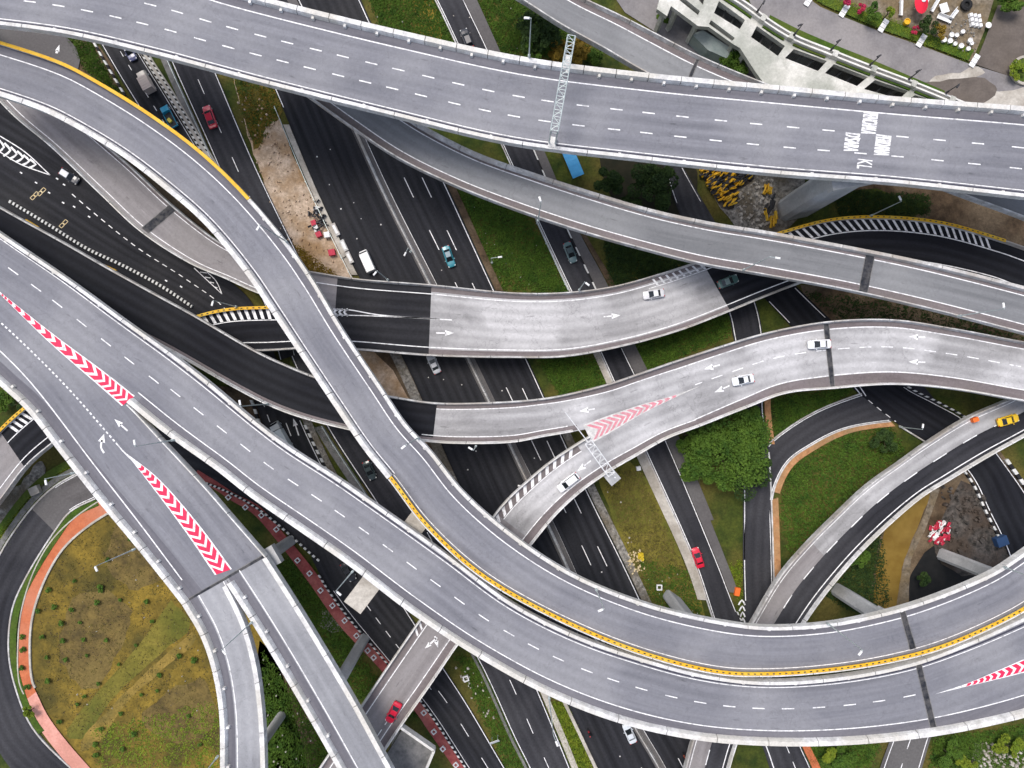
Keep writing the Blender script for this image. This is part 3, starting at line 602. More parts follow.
mk(od1, f_)
def f_(p):
    p.line(ro, .04, .2, ro.S(860, 395), ro.S(770, 446), .02); p.line(ro, .97, .2, ro.S(888, 421), ro.S(772, 500), .02); p.seg(853, 385, 862, 396, .09, .2); p.seg(858, 384, 866, 396, .09, .2)
mk(oo, f_)
def f_(p):
    p.dash(d2, .02, .2, d2.S(868, 400), d2.S(897, 423), 1.0, 2.0, .02); p.line(d2, .97, .18, d2.S(905, 387), None, .02); p.line(d2, .04, .18, d2.S(768, 302), d2.S(790, 325), .02)
    p.line(d2, .93, .2, d2.S(795, 287), d2.S(828, 317), .02); p.line(d2, .03, .2, d2.S(968, 468), None, .02)
mk(od2, f_)
mk(otl, lambda p: (p.line(tl, .04, .16, tl.S(97, 498), tl.S(70, 511), .025), p.line(tl, .97, .16, tl.S(100, 462), tl.S(55, 487), .025)))
mk(osr, lambda p: (p.line(sr, .1, .2, 0, None, .02), p.line(sr, .92, .2, 0, None, .02), p.dash(sr, .5, .2, 1, None, 3, 6, .02)))
mk(None, lambda p: p.arrow(58, 49, math.radians(70), .012, 1.8, .5, .9), 'paint', 'road_arrow')['kind'] = 'structure'

# motorway median barrier and guard rails
def barrier(rd, side, a, b, off, label, cat='barrier', name='concrete_barrier', prof=None, m='parapet_old', seg=7.0):
    prof = prof or [(-off, 0), (-off - .1, .25), (-off - .22, .85), (-off - .42, .85), (-off - .54, .25), (-off - .64, 0)][::-1]
    c = rd.at((a + b) / 2, 0 if side == 'L' else 1); e = empty(name, (c.x, c.y, 0), label, cat); n = max(1, round((b - a) / seg)); st = (b - a) / n
    for i in range(n): profile_run(rd, side, prof, a + i * st + .03, a + (i + 1) * st - .03, 'barrier_segment', M[m], e)
    return e
barrier(m2l, 'R', m2l.S(330, 60), m2l.S(660, 768), .35, 'long grey concrete median barrier between the two motorway carriageways', name='median_barrier')
def rail(rd, side, a, b, off, label):
    c = rd.at((a + b) / 2, 0 if side == 'L' else 1); e = empty('guard_rail', (c.x, c.y, 0), label, 'guard rail')
    profile_run(rd, side, [(-off, .45), (-off - .04, .6), (-off, .75), (-off - .1, .75), (-off - .1, .45)][::-1], a, b, 'rail', M['steel'], e)
    d = a + .5
    while d < b:
        q = rd.at(d, 0 if side == 'L' else 1); l, r = rd.lr(d); n = ((l - r) if side == 'L' else (r - l)).normalized(); c2 = q + n * (off + .18)
        mb = MB(); mb.box((c2.x, c2.y, .3), (.12, .12, .9)); mb.build('post', M['steel'], e); d += 4.0
rail(rb, 'L', rb.S(165, 58), rb.S(215, 160), .5, 'steel guard rail left of the road with the dark red car')
rail(rb, 'L', rb.S(325, 425), rb.S(378, 506), .5, 'steel guard rail beside the narrow grass strip left of the long curved ramp')
rail(m2l, 'L', m2l.S(280, 100), m2l.S(360, 285), 1.4, 'steel guard rail between the sand lot and the motorway')
rail(rc, 'L', rc.S(540, 222), rc.S(570, 290), .4, 'steel guard rail along the road with the dark green car')

# ================================================================== VIADUCTS
PH = .9
# --- A: top highway
A = Road([(-30, -68, -40, 20), (80, -52, 62, 33), (172, -31, 150, 53), (224, -14, 200, 66), (276, 0, 256, 81), (404, 31, 384, 113), (526, 57, 512, 143), (650, 73, 640, 159), (776, 85, 768, 173), (904, 97, 896, 183), (1033, 107, 1024, 197), (1110, 116, 1100, 205)], 26.5, PH)
vA = viaduct(A, 'wide three lane grey viaduct crossing the top of the photo under the steel sign gantry', depth=2.6)
surface(A, M['asph_new'], vA); surface(A, M['shoulder_grey'], vA, f0=.03, f1=.175, dz=.024, name='shoulder')
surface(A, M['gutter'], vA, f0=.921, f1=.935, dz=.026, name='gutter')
def f_(p):
    p.line(A, .18, .22); p.line(A, .905, .16); p.dashes_x(A, .434, (32, 60, 88, 117, 145, 171, 199, 227, 254, 282, 310, 337, 365, 392, 422, 453, 483, 512, 542, 576, 611, 643, 677, 714, 750, 787, 822, 896, 933, 971, 1012), .22, 2.0)
    p.dashes_x(A, .668, (24, 53, 81, 110, 137, 165, 194, 222, 249, 276, 304, 332, 359, 386, 415, 448, 478, 507, 538, 573, 608, 640, 674, 709, 746, 783, 817, 855, 892, 932, 968, 1010), .22, 2.0)
mk(vA, f_)
parapets(A, vA, 'L', seg=5.3, prof=PARW); parapets(A, vA, 'R', seg=10.6, prof=PARM)
surface(A, M['asph_mid'], vA, A.S(402, 80), A.S(412, 80), .2, .95, .022, 'repair_patch')
# --- G: long s-shaped ramp
G = Road([(-60, 24, -72, 78), (0, 41, -14, 92), (62, 62, 42, 111), (100, 82, 74, 127), (150, 113, 120, 155), (200, 150, 163, 188), (244, 192, 203, 223), (288, 244, 244, 272), (313, 280, 269, 309), (341, 327, 297, 351), (379, 384, 335, 408), (406, 424, 363, 449), (431, 451, 391, 484), (463, 491, 423, 526), (512, 534, 476, 575), (575, 575, 546, 616), (650, 605, 635, 654), (724, 622, 716, 675), (768, 627, 766, 677.5), (828, 624, 832, 673), (880, 614, 890, 664), (928, 600, 946, 649), (993, 573, 1015, 618), (1024, 553, 1049, 597), (1080, 512, 1110, 556)], 22, PH)
vG = viaduct(G, 'long s-shaped grey ramp with yellow roller barrier winding from top left to right edge')
surface(G, M['asph_new'], vG); surface(G, M['shoulder_grey'], vG, f0=.05, f1=.21, dz=.024, name='shoulder')
sY = G.S(388, 482)
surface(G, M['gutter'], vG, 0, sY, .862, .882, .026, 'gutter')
def f_(p): p.line(G, .225, .2); p.line(G, .84, .16, 0, sY); p.line(G, .87, .16, sY)
mk(vG, f_)
gy = G.S(250, 200); parapets(G, vG, 'L', 0, gy, seg=8, bracket=False); parapets(G, vG, 'L', gy, None, seg=8, prof=PARM); parapets(G, vG, 'R', 0, sY, seg=8.5, prof=PARW, bracket=False); parapets(G, vG, 'R', sY, None, seg=8.5, bracket=False)
roller_barrier(G, vG, 'L', 0, G.S(250, 200), .0, caps=False); roller_barrier(G, vG, 'R', sY, G.len, .35)
joint(G, vG, 907, 636, 1.0, .06, .87, 0)
# --- N: main lower viaduct (L = upper edge)
N = Road([(-60, 190, -90, 222), (0, 233, -30, 272), (65, 277, 28, 318), (120, 317, 78, 361), (172, 354, 126, 402), (207, 381, 168, 436), (256, 422, 217, 471), (288, 446, 250, 497), (338, 478, 302, 533), (381, 508, 345, 563), (446, 554, 409, 612), (512, 603, 474, 655), (577, 636, 549, 696), (642, 658.5, 622, 724), (707, 675.5, 695, 740), (768, 682, 768, 746), (843, 677, 850, 745), (913, 663, 930, 737), (968, 643, 990, 726), (1024, 618, 1045, 712), (1080, 590, 1105, 690)], 21.6, PH)
vN = viaduct(N, 'two lane grey viaduct sweeping from the left edge to the lower right corner')
surface(N, M['asph_new'], vN); sn = N.S(130, 400)
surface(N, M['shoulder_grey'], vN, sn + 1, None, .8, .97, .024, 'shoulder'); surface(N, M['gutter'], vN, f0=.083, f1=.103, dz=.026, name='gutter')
def f_(p):
    p.line(N, .122, .16); p.line(N, .80, .2, sn); p.dashes_x(N, .5, (8, 31, 53, 77, 101, 125, 149))
    p.dashes_x(N, .455, (171, 194, 217, 240, 264, 288, 311, 335, 359, 383, 407, 431, 455, 479, 503, 528, 553, 581, 608, 636, 665, 694, 723, 752, 782, 813, 843, 873, 903))
mk(vN, f_)
parapets(N, vN, 'L', seg=9.5, prof=PARM); parapets(N, vN, 'R', sn, None, seg=8, prof=PARW, bracket=False)
joint(N, vN, 928, 700, 1.0, .03, .97, 0)
wedge(vN, [(935, 694), (968, 683), (993, 672.5), (1024, 659), (1062, 643)], [(935, 694), (966, 686.5), (994, 680), (1026, 672), (1064, 662)], 21.6, 13, start=.24, tipfill=False, duty=.64, lean=.8)
# --- left fork (L = left parapet)
Q0 = Road([(-90, 303, -52, 252), (-50, 340, 0, 295), (0, 386, 47, 336), (25, 409, 80, 364), (62, 456, 127, 404), (100, 504, 163, 442), (135, 546, 205, 487), (160, 577, 232, 518), (182, 605, 266, 557)], 21.58, PH)
vQ = viaduct(Q0, 'grey slip viaduct with red chevrons between two lanes before it forks at lower left')
surface(Q0, M['asph_new'], vQ); surface(Q0, M['shoulder_grey'], vQ, f0=.04, f1=.23, dz=.024, name='shoulder')
def f_(p):
    z = 21.61
    p.pline([(-30, 326), (0, 351), (32, 384), (95, 466), (140, 524), (182, 580)], z, .2); p.pdash([(-30, 298), (0, 322), (64, 384), (116, 443)], z, .26, .45, .85)
    p.pline([(116, 443), (122, 450), (132, 460)], z, .22); p.arrow(121, 425, math.radians(138), z, 3.0, .26, 1.0)
    p.pline([(104, 453), (101, 447), (102, 440)], z, .3); p.pq([(98, 441), (104, 434), (105, 443)], z)
mk(vQ, f_)
parapets(Q0, vQ, 'L', seg=6.5, prof=PARW); parapets(Q0, vQ, 'R', Q0.S(128, 405), None, seg=8, bracket=False)
wedge(vQ, [(127, 453.5), (158, 478), (197, 522), (232, 569)], [(127, 454.5), (150, 484), (185, 531), (215, 575)], 21.6, 15, start=.16, duty=.64, lean=.8)
wedge(vN, [(-6, 287), (9, 299), (56, 336), (106, 373), (135, 396)], [(-6, 288), (8, 302), (50, 343), (97, 384), (122, 406)], 21.63, 17, start=.14, duty=.64, lean=.8)
Q = Road([(182, 605, 223, 579), (200, 636, 243, 620), (212, 671, 255, 660), (219, 713, 262, 708), (220, 768, 265, 768), (219, 830, 264, 830)], 21.56, PH)
vQ1 = viaduct(Q, 'left arm of the forked viaduct curving down to the bottom edge')
surface(Q, M['asph_light'], vQ1); surface(Q, M['shoulder_grey'], vQ1, f0=.04, f1=.3, dz=.024, name='shoulder')
mk(vQ1, lambda p: (p.line(Q, .34, .2), p.line(Q, .93, .14))); parapets(Q, vQ1, 'L', seg=6.5, prof=PARW); parapets(Q, vQ1, 'R', 1, None, seg=8, prof=PARW, bracket=False)
Rr = Road([(223, 579, 266, 557), (251, 622, 293, 599), (281, 671, 323, 648), (313, 726, 356, 704), (338, 770, 380, 748), (372, 830, 412, 806)], 21.6, PH)
vR = viaduct(Rr, 'right arm of the forked viaduct running straight to the bottom edge')
surface(Rr, M['asph_light'], vR); surface(Rr, M['shoulder_grey'], vR, f0=.05, f1=.3, dz=.024, name='shoulder')
mk(vR, lambda p: (p.line(Rr, .33, .2), p.line(Rr, .94, .14))); parapets(Rr, vR, 'L', 1, None, seg=6.5, prof=PARW); parapets(Rr, vR, 'R', seg=9, prof=PARW, bracket=False)
joint(Q0, vQ, 226, 578, .9, .03, .97)
Q0j = None
# --- F: grey ramp under A
Fr = Road([(262, 5, 225, 35), (300, 35, 265, 65), (334, 62, 306, 95), (372, 90, 348, 125), (420, 123, 396, 157), (476, 152, 456, 186), (532, 172, 512, 208), (594, 192, 580, 231), (652, 209, 640, 248), (712, 222, 703, 264), (768, 231, 760, 274), (855, 247, 847, 290), (928, 262, 918, 306), (1024, 286, 1012, 330), (1090, 304, 1078, 348)], 16, PH)
vF = viaduct(Fr, 'single lane grey ramp with brown shoulder crossing upper middle toward the right edge')
surface(Fr, M['asph_mid'], vF); surface(Fr, M['shoulder'], vF, f0=.79, f1=.97, dz=.024, name='shoulder'); surface(Fr, M['shoulder'], vF, f0=.03, f1=.155, dz=.024, name='shoulder')
mk(vF, lambda p: (p.line(Fr, .17, .2), p.line(Fr, .785, .2)))
parapets(Fr, vF, 'L', seg=9, bracket=False, mat_='parapet_old', prof=PARM); parapets(Fr, vF, 'R', seg=9, bracket=False, mat_='parapet_old'); joint(Fr, vF, 867, 276, 1.6, .06, .95, 0)
# --- E: ramp at top passing under A
E = Road([(500, -50, 484, -22), (537, -31, 521, -1), (578, -6, 562, 25), (620, 14, 604, 48), (655, 32, 638, 68), (700, 55, 684, 92), (762, 81, 748, 118), (850, 112, 838, 150), (930, 142, 918, 178), (990, 166, 975, 199), (1040, 190, 1024, 217), (1090, 213, 1078, 240)], 14, PH)
vE = viaduct(E, 'grey ramp entering at the top centre and passing beneath the wide top viaduct')
surface(E, M['asph_mid'], vE); surface(E, M['shoulder'], vE, f0=.04, f1=.2, dz=.024, name='shoulder')
mk(vE, lambda p: (p.line(E, .22, .2), p.line(E, .93, .2))); parapets(E, vE, 'L', seg=9, mat_='parapet_old', bracket=False); parapets(E, vE, 'R', seg=9, mat_='parapet_old', bracket=False); joint(E, vE, 697, 68, .6)
# --- K and J
K = Road([(1100, 354, 1094, 414), (1024, 341, 1016, 400), (955, 328, 950, 389), (893, 319, 893, 385), (828, 321, 835, 389), (768, 332, 786, 394), (724, 345, 748, 408), (672, 362, 700, 427)], 13, PH)
vK = viaduct(K, 'two lane pale concrete viaduct from the right edge carrying the silver cars')
kd = K.S(828, 350)
def KF(d): return .80 + .085 * min(max((d - kd) / (K.len - kd), 0), 1)
surface(K, M['conc_road'], vK); surface(K, M['shoulder'], vK, f0=lambda d: KF(d) + .01, f1=.97, dz=.024, name='shoulder'); surface(K, M['shoulder'], vK, f0=.03, f1=.11, dz=.024, name='shoulder')
def f_(p):
    z = 13.03; p.line(K, .12, .2); p.line(K, KF, .2); p.dash(K, .42, .2, K.S(1030, 372) + 1.0, K.S(700, 395), 2.1, 3.9)
    for x, y, a in ((917, 337, 178), (917, 362, 178), (712, 367, 196), (722, 389, 204)): p.arrow(x, y, math.radians(a), z, 3.0, .25, 1.1)
mk(vK, f_)
parapets(K, vK, 'L', seg=9, bracket=False, mat_='parapet_old'); parapets(K, vK, 'R', seg=9, bracket=False); joint(K, vK, 831, 352, .9, .03, .97, 0)
J = Road([(672, 362, 687, 393), (640, 373, 652, 406), (607, 384, 617, 422), (562, 395, 574, 432), (540, 398.5, 545, 437), (512, 401, 512, 443), (456, 403, 452, 444), (430, 402, 425, 442), (391, 396, 383, 437), (350, 388, 338, 428), (316, 377, 300, 418), (286, 365, 268, 406), (256, 351, 235, 389), (192, 314, 170, 352), (150, 291, 128, 330), (105, 266, 83, 304), (65, 243, 42, 281), (0, 207, -24, 243), (-70, 166, -95, 202)], 12.98, PH)
vJ = viaduct(J, 'ramp with black new asphalt from the left edge turning to pale concrete in the middle')
sj = J.S(434, 420); surface(J, M['conc_road'], vJ, 0, sj); surface(J, M['asph_black'], vJ, sj, None)
surface(J, M['shoulder'], vJ, J.S(575, 420), sj, .84, .97, .024, 'shoulder'); JF = lambda d: .24 - .08 * min(d / 25, 1)
surface(J, M['shoulder'], vJ, 0, sj, .03, lambda d: JF(d) - .01, .024, 'shoulder')
surface(J, M['shoulder'], vJ, sj, None, .88, .97, .024, 'shoulder')
def f_(p): p.line(J, JF, .18, 0, sj); p.line(J, .83, .18, J.S(570, 430), J.S(420, 440)); p.arrow(587, 410, math.radians(189), 13.02, 2.8, .25, 1.1)
mk(vJ, f_)
parapets(J, vJ, 'L', seg=9, bracket=False, mat_='parapet_old'); parapets(J, vJ, 'R', J.S(572, 433), None, seg=9, bracket=False, mat_='parapet')
K2 = Road([(687, 393, 700, 427), (650, 407, 668, 439), (617, 422, 636, 457), (590, 436, 612, 471), (554, 459, 582, 492), (527, 481, 558, 514), (503, 504, 541, 534), (470, 549, 508, 577), (421, 618, 458, 646), (392, 660, 430, 687), (363, 703, 401, 728), (330, 752, 368, 778), (290, 812, 328, 838)], 12.99, PH)
vK2 = viaduct(K2, 'pale concrete slip ramp carrying the dark red car down to the lower left')
surface(K2, M['conc_road'], vK2, 0, K2.S(500, 520)); surface(K2, M['conc_dirty'], vK2, K2.S(500, 520), None); surface(K2, M['shoulder'], vK2, K2.S(580, 448), K2.S(505, 520), .05, .21, .024, 'shoulder')
surface(K2, M['shoulder'], vK2, 0, K2.S(500, 530), .80, .97, .024, 'shoulder'); surface(K2, M['shoulder'], vK2, K2.S(450, 600), None, .80, .97, .024, 'shoulder'); surface(K2, M['shoulder'], vK2, K2.S(470, 570), None, .03, .17, .024, 'shoulder')
def f_(p):
    p.line(K2, .79, .2); p.line(K2, .22, .18, K2.S(580, 448), K2.S(505, 520)); p.hatch(K2, .06, .2, K2.S(575, 450), K2.S(505, 520), 1.7, .7, .9); p.line(K2, .2, .2, K2.S(440, 600), None)
    p.hatch(K2, .04, .17, K2.S(432, 608), K2.S(418, 630), 1.3, .45, .8)
    p.dash(K2, .68, .2, K2.S(395, 718), K2.S(372, 750), 1.6, 2.6)
    z = 13.03; p.arrow(584, 466, math.radians(218), z, 3.2, .25, 1.1); p.arrow(431, 643, math.radians(222), z, 3.0, .28, .85); p.arrow(436.5, 642, math.radians(-75), z, 2.2, .28, .85)
mk(vK2, f_)
parapets(K2, vK2, 'L', K2.S(588, 438), None, seg=9, bracket=False); parapets(K2, vK2, 'R', seg=9, bracket=False)
wedge(vK2, [(700, 386), (672, 396), (640, 405), (610, 415), (583, 425)], [(700, 386), (672, 399), (642, 414), (615, 430), (592, 443)], 13.02, 13, reverse=True, red='red_worn', white='paint_worn', start=.22, tipfill=False, duty=.6)
# --- D and H
D1 = Road([(-60, -15, -92, 15), (-30, 15, -62, 45), (10, 56, -20, 82), (45, 90, 14, 117), (79, 122, 50, 147), (130, 166, 97, 192), (172, 205, 140, 232), (218, 241, 190, 264), (243, 254, 225, 279), (268, 262, 256, 293), (306, 270, 297, 306)], 6.5, PH)
vD = viaduct(D1, 'brownish worn concrete ramp with a dark joint below the s-shaped ramp at upper left', depth=1.6)
surface(D1, M['conc_dirty'], vD); surface(D1, M['shoulder'], vD, f0=.04, f1=.11, dz=.024, name='shoulder')
mk(vD, lambda p: (p.line(D1, .12, .18), p.line(D1, .86, .18))); parapets(D1, vD, 'L', 0, D1.S(275, 263), seg=9, bracket=False, mat_='parapet_old'); parapets(D1, vD, 'R', 0, D1.S(280, 302), seg=9, bracket=False, mat_='parapet'); joint(D1, vD, 160, 217, 1.7, .06, .92, 0)
D2 = Road([(306, 270, 298, 349), (356, 278, 352, 350), (431, 284, 428, 356), (512, 292, 512, 358), (562, 292, 566, 357), (612, 286, 626, 346), (657, 274, 680, 331), (697, 261, 727, 313), (740, 245, 766, 297), (780, 232, 800, 284), (830, 219, 845, 270), (880, 216, 884, 264), (943, 222, 935, 268), (1003, 239, 995, 281), (1024, 246, 1014, 288), (1090, 272, 1080, 314)], 6.52, PH)
vD2 = viaduct(D2, 'pale concrete and black asphalt viaduct with yellow roller barrier bend at upper right', depth=1.6)
s1, s2_, s3 = D2.S(333, 310), D2.S(426, 320), D2.S(721, 290)
surface(D2, M['conc_dirty'], vD2, 0, s1); surface(D2, M['asph_dark'], vD2, s1, s2_); surface(D2, M['conc_road'], vD2, s2_, s3); surface(D2, M['asph_black'], vD2, s3, None)
surface(D2, M['shoulder'], vD2, s2_, s3, .90, .98, .024, 'shoulder'); surface(D2, M['shoulder'], vD2, s2_, s3, .02, .10, .024, 'shoulder'); surface(D2, M['conc_dirty'], vD2, 0, s1, .0, .12, .022, 'shoulder')
def f_(p):
    p.line(D2, .13, .2, 0, s3); p.line(D2, .875, .2); z = 6.55
    p.hatch(D2, .05, .17, D2.S(655, 283), D2.S(708, 265), 1.45, .45, .5); p.line(D2, .185, .18, D2.S(650, 285), D2.S(708, 265)); p.hatch(D2, .05, .26, D2.S(775, 243), D2.S(985, 245), 1.33, .48, 1.1); p.line(D2, .28, .22, D2.S(775, 243), None)
    p.pline([(333, 309), (350, 310), (380, 315), (452, 320)], z, .2); p.pline([(336, 315), (360, 315.5), (400, 317), (440, 319)], z, .18)
    for k in range(3): p.pline([(338 + 5 * k, 309), (334 + 5 * k, 312), (338 + 5 * k, 316)], z, .4, 2)
    p.arrow(445, 333, 0, z, 3.4, .25, 1.1); p.arrow(612, 316, math.radians(5), z, 3.2, .25, 1.1)
mk(vD2, f_)
parapets(D2, vD2, 'L', 0, D2.S(708, 262), seg=9, bracket=False, mat_='parapet_old'); parapets(D2, vD2, 'L', D2.S(985, 240), None, seg=9, bracket=False, mat_='parapet_old'); parapets(D2, vD2, 'R', seg=9, bracket=False, mat_='parapet_old')
profile_run(D2, 'L', PAR, D2.S(708, 262), D2.S(985, 240), 'parapet_panel', M['parapet_old'], vD2)
roller_barrier(D2, vD2, 'L', D2.S(770, 240), D2.S(1003, 245), -.1)
Hh = Road([(303, 306, 299, 349), (271, 306, 266, 351), (225, 308.5, 230, 352), (192, 316.5, 201, 358), (150, 333, 166, 372), (100, 358, 123, 396), (55, 385, 85, 418), (22, 408, 54, 442), (0, 428, 26, 466), (-30, 460, 0, 500), (-60, 500, -28, 535)], 6.5, PH)
vH = viaduct(Hh, 'black asphalt ramp with hatched edge and yellow barrier passing under the wide viaduct', depth=1.6)
sh = Hh.S(12, 450); surface(Hh, M['asph_black'], vH, 0, sh); surface(Hh, M['conc_dirty'], vH, sh, None)
def f_(p):
    p.line(Hh, .30, .2, 0, sh); p.hatch(Hh, .05, .28, Hh.S(290, 308), sh - 2, 1.25, .58, -.7); p.line(Hh, .8, .2)
mk(vH, f_)
parapets(Hh, vH, 'L', Hh.S(290, 308), None, seg=9, bracket=False, mat_='parapet_old'); parapets(Hh, vH, 'R', seg=9, bracket=False, mat_='parapet_old'); roller_barrier(Hh, vH, 'L', Hh.S(300, 308), sh + 1, .0)
# --- P: two-tone ramp lower right
Pp = Road([(1085, 368, 1098, 400), (1040, 385, 1056, 420), (1011, 399, 1026, 437), (970, 417, 990, 457), (928, 443, 950, 481), (900, 463, 924, 497), (868, 486, 893, 523), (833, 519, 862, 553), (808, 544, 840, 578), (780, 577, 818, 606), (753, 622, 794, 642), (725, 670, 766, 688), (706, 705, 748, 718), (693, 741, 736, 750), (684, 775, 727, 782), (672, 825, 715, 832)], 6.6, PH)
vP = viaduct(Pp, 'two-tone ramp with pale left lane and black right lane carrying the yellow car', depth=1.6)
surface(Pp, M['conc_road'], vP, 0, Pp.S(820, 550), 0, .47); surface(Pp, M['conc_dirty'], vP, Pp.S(820, 550), None, 0, .47)
surface(Pp, M['asph_slate'], vP, 0, None, .47, 1)
def f_(p): p.line(Pp, .12, .16); p.line(Pp, .87, .22); p.dash(Pp, .47, .22, 3.2, None, 3.0, 6.7)
mk(vP, f_); parapets(Pp, vP, 'L', seg=9, bracket=False, mat_='parapet_old'); parapets(Pp, vP, 'R', seg=9, bracket=False, mat_='parapet')

# --- abutment platform at lower middle
e = empty('bridge_abutment', P(412, 750, 0), 'stained concrete platform with white edge wall beside the dark red car ramp', 'abutment')
pz = 12.6; pts = [(402, 730), (433, 752), (424, 775), (400, 800), (372, 778)]
mb = MB(); mb.poly([P(x, y, pz) for x, y in pts][::-1], pz - 1.2, pz); mb.build('platform', M['conc_dark'], e)
q = P(392, 772, pz); mb = MB(); mb.box((q.x, q.y, (pz - 1.2) / 2), (2.4, 2.4, pz - 1.22), .5); mb.build('column', M['conc'], e)
for a, b in (((401, 728), (434, 751)), ((434, 751), (424, 775)), ((424, 775), (408, 795))):
    p0, p1 = P(*a, pz + 1), P(*b, pz + 1); c = (p0 + p1) / 2; d = p1 - p0
    mb = MB(); mb.box((c.x, c.y, pz + .3), (d.length, .45, 1.5), math.atan2(d.y, d.x)); mb.build('edge_wall', M['parapet'], e)

# ================================================================== PIERS
def pier(label, bx, by, ztop, sx, sy, rz=0.0, cap=None, parent=None, round_=False, capz=1.6, caprz=None, name='pier', m='conc'):
    c = P(bx, by, 0); e = empty(name, (c.x, c.y, 0), label, 'pier') if parent is None else None
    par = e if e else parent; zc = ztop - (capz if cap else 0)
    mb = MB()
    if round_: mb.tube((c.x, c.y, -.3), (c.x, c.y, zc), sx / 2, sx / 2, 16)
    else:
        ch = .18 * min(sx, sy); x, y = sx / 2, sy / 2; pts = [(-x + ch, -y), (x - ch, -y), (x, -y + ch), (x, y - ch), (x - ch, y), (-x + ch, y), (-x, y - ch), (-x, -y + ch)]
        co, si = math.cos(rz), math.sin(rz); mb.poly([(c.x + a * co - b * si, c.y + a * si + b * co) for a, b in pts], -.3, zc)
    mb.build('pier_shaft' if parent is None else 'pier', M[m], par)
    if cap:
        mb = MB(); r2 = rz if caprz is None else caprz; mb.box((c.x, c.y, zc + capz / 2), (cap[0], cap[1], capz), r2); mb.build('pier_cap', M[m], par)
    return e
pier('massive pale concrete pier beside the yellow barrier stacks under the top viaduct', 794, 208, 24, 6.2, 4.4, math.radians(12), cap=(8, 5), capz=2)
pier('grey pier with square crosshead at the right side of the fork joint', 290, 541, 20.0, 2.0, 2.0, math.radians(30), cap=(9.6, 3.4), caprz=math.radians(30), m='conc')
pier('grey wall pier beside the red cycle path under the right arm of the fork', 362, 642, 19.8, 2.0, 3.4, math.radians(-32))
pier('pale round pier under the left arm of the fork', 281, 716, 19.8, 1.8, 1.8, round_=True)
pier('pale pier standing on the grass verge under the s-shaped ramp', 672, 598, 20.1, 3.6, 2.0, math.radians(-35))
pier('slanting grey pier beside the two-tone ramp', 841, 592, 20.1, 3.6, 2.6, math.radians(-28), cap=(7.5, 3.6))
pier('pale concrete pier beside the red and white barrier pile', 946, 556, 20.1, 3.2, 2.4, math.radians(-20), cap=(5.5, 3.5))
# portal frame straddling the roads under N
e = empty('portal_frame', P(395, 560, 0), 'beige concrete portal beam straddling the roads beneath the two lane viaduct', 'portal frame')
a, b = P(424, 513, 18.5), P(352, 608, 18.5); c = (a + b) / 2; d = b - a
mb = MB(); mb.box((c.x, c.y, 18.2), (d.length - .6, 3.6, 1.9), math.atan2(d.y, d.x)); mb.build('crossbeam', M['paving'], e)
for t in (.02, .98):
    q = a.lerp(b, t); mb = MB(); mb.tube((q.x, q.y, -.2), (q.x, q.y, 17.25), .9, .9, 12); mb.build('column', M['conc'], e)
# hidden supports: only where decks above cover the whole shaft from here
def inside(px, py, poly):
    c = False; n = len(poly); j = n - 1
    for i in range(n):
        if (poly[i][1] > py) != (poly[j][1] > py) and px < (poly[j][0] - poly[i][0]) * (py - poly[i][1]) / (poly[j][1] - poly[i][1]) + poly[i][0]: c = not c
        j = i
    return c
ELEV = [(r, r.pl + r.pr[::-1]) for r in (A, G, N, Q0, Q, Rr, Fr, E, K, J, K2, D1, D2, Hh, Pp)]
GRD = [r.pl + r.pr[::-1] for r in (rc, d1, ro, d2, m2l, m2r, rb, ra, m0, tl)]
def proj(x, y, z): k = FOC / (CAMH - z); return 512 + x * k, 384 - y * k
for rd, par in ((A, vA), (G, vG), (N, vN), (Q0, vQ), (Q, vQ1), (Rr, vR), (Fr, vF), (E, vE), (K, vK), (J, vJ), (K2, vK2), (D1, vD), (D2, vD2), (Hh, vH), (Pp, vP)):
    d = 4; last = -99
    while d < rd.len:
        c = rd.at(d, .5); ok = d - last > 22
        gx, gy = proj(c.x, c.y, 0)
        if ok and any(inside(gx + ox, gy + oy, g_) for g_ in GRD for ox, oy in ((0, 0), (6, 0), (-6, 0), (0, 6), (0, -6))): ok = False
        if ok:
            for zz in range(0, int(rd.z) - 1, 2):
                for ox, oy in ((-1.1, 0), (1.1, 0), (0, 1.1), (0, -1.1)):
                    x, y = proj(c.x + ox, c.y + oy, zz)
                    if not any(r.z > zz + 2 and inside(x, y, pg) for r, pg in ELEV): ok = False
                # must not pierce lower decks
                x, y = proj(c.x, c.y, zz)
            for r, pg in ELEV:
                if r is not rd and r.z < rd.z - 2:
                    for ox, oy in ((-1.5, 0), (1.5, 0), (0, 1.5), (0, -1.5)):
                        x, y = proj(c.x + ox, c.y + oy, r.z)
                        if inside(x, y, pg): ok = False
        if ok:
            t = rd.dirn(d); pier(None, gx, gy, rd.z - (1.85 if rd.z > 10 else 1.55), 1.8, 1.8, math.atan2(t.y, t.x), parent=par); last = d
        d += 3

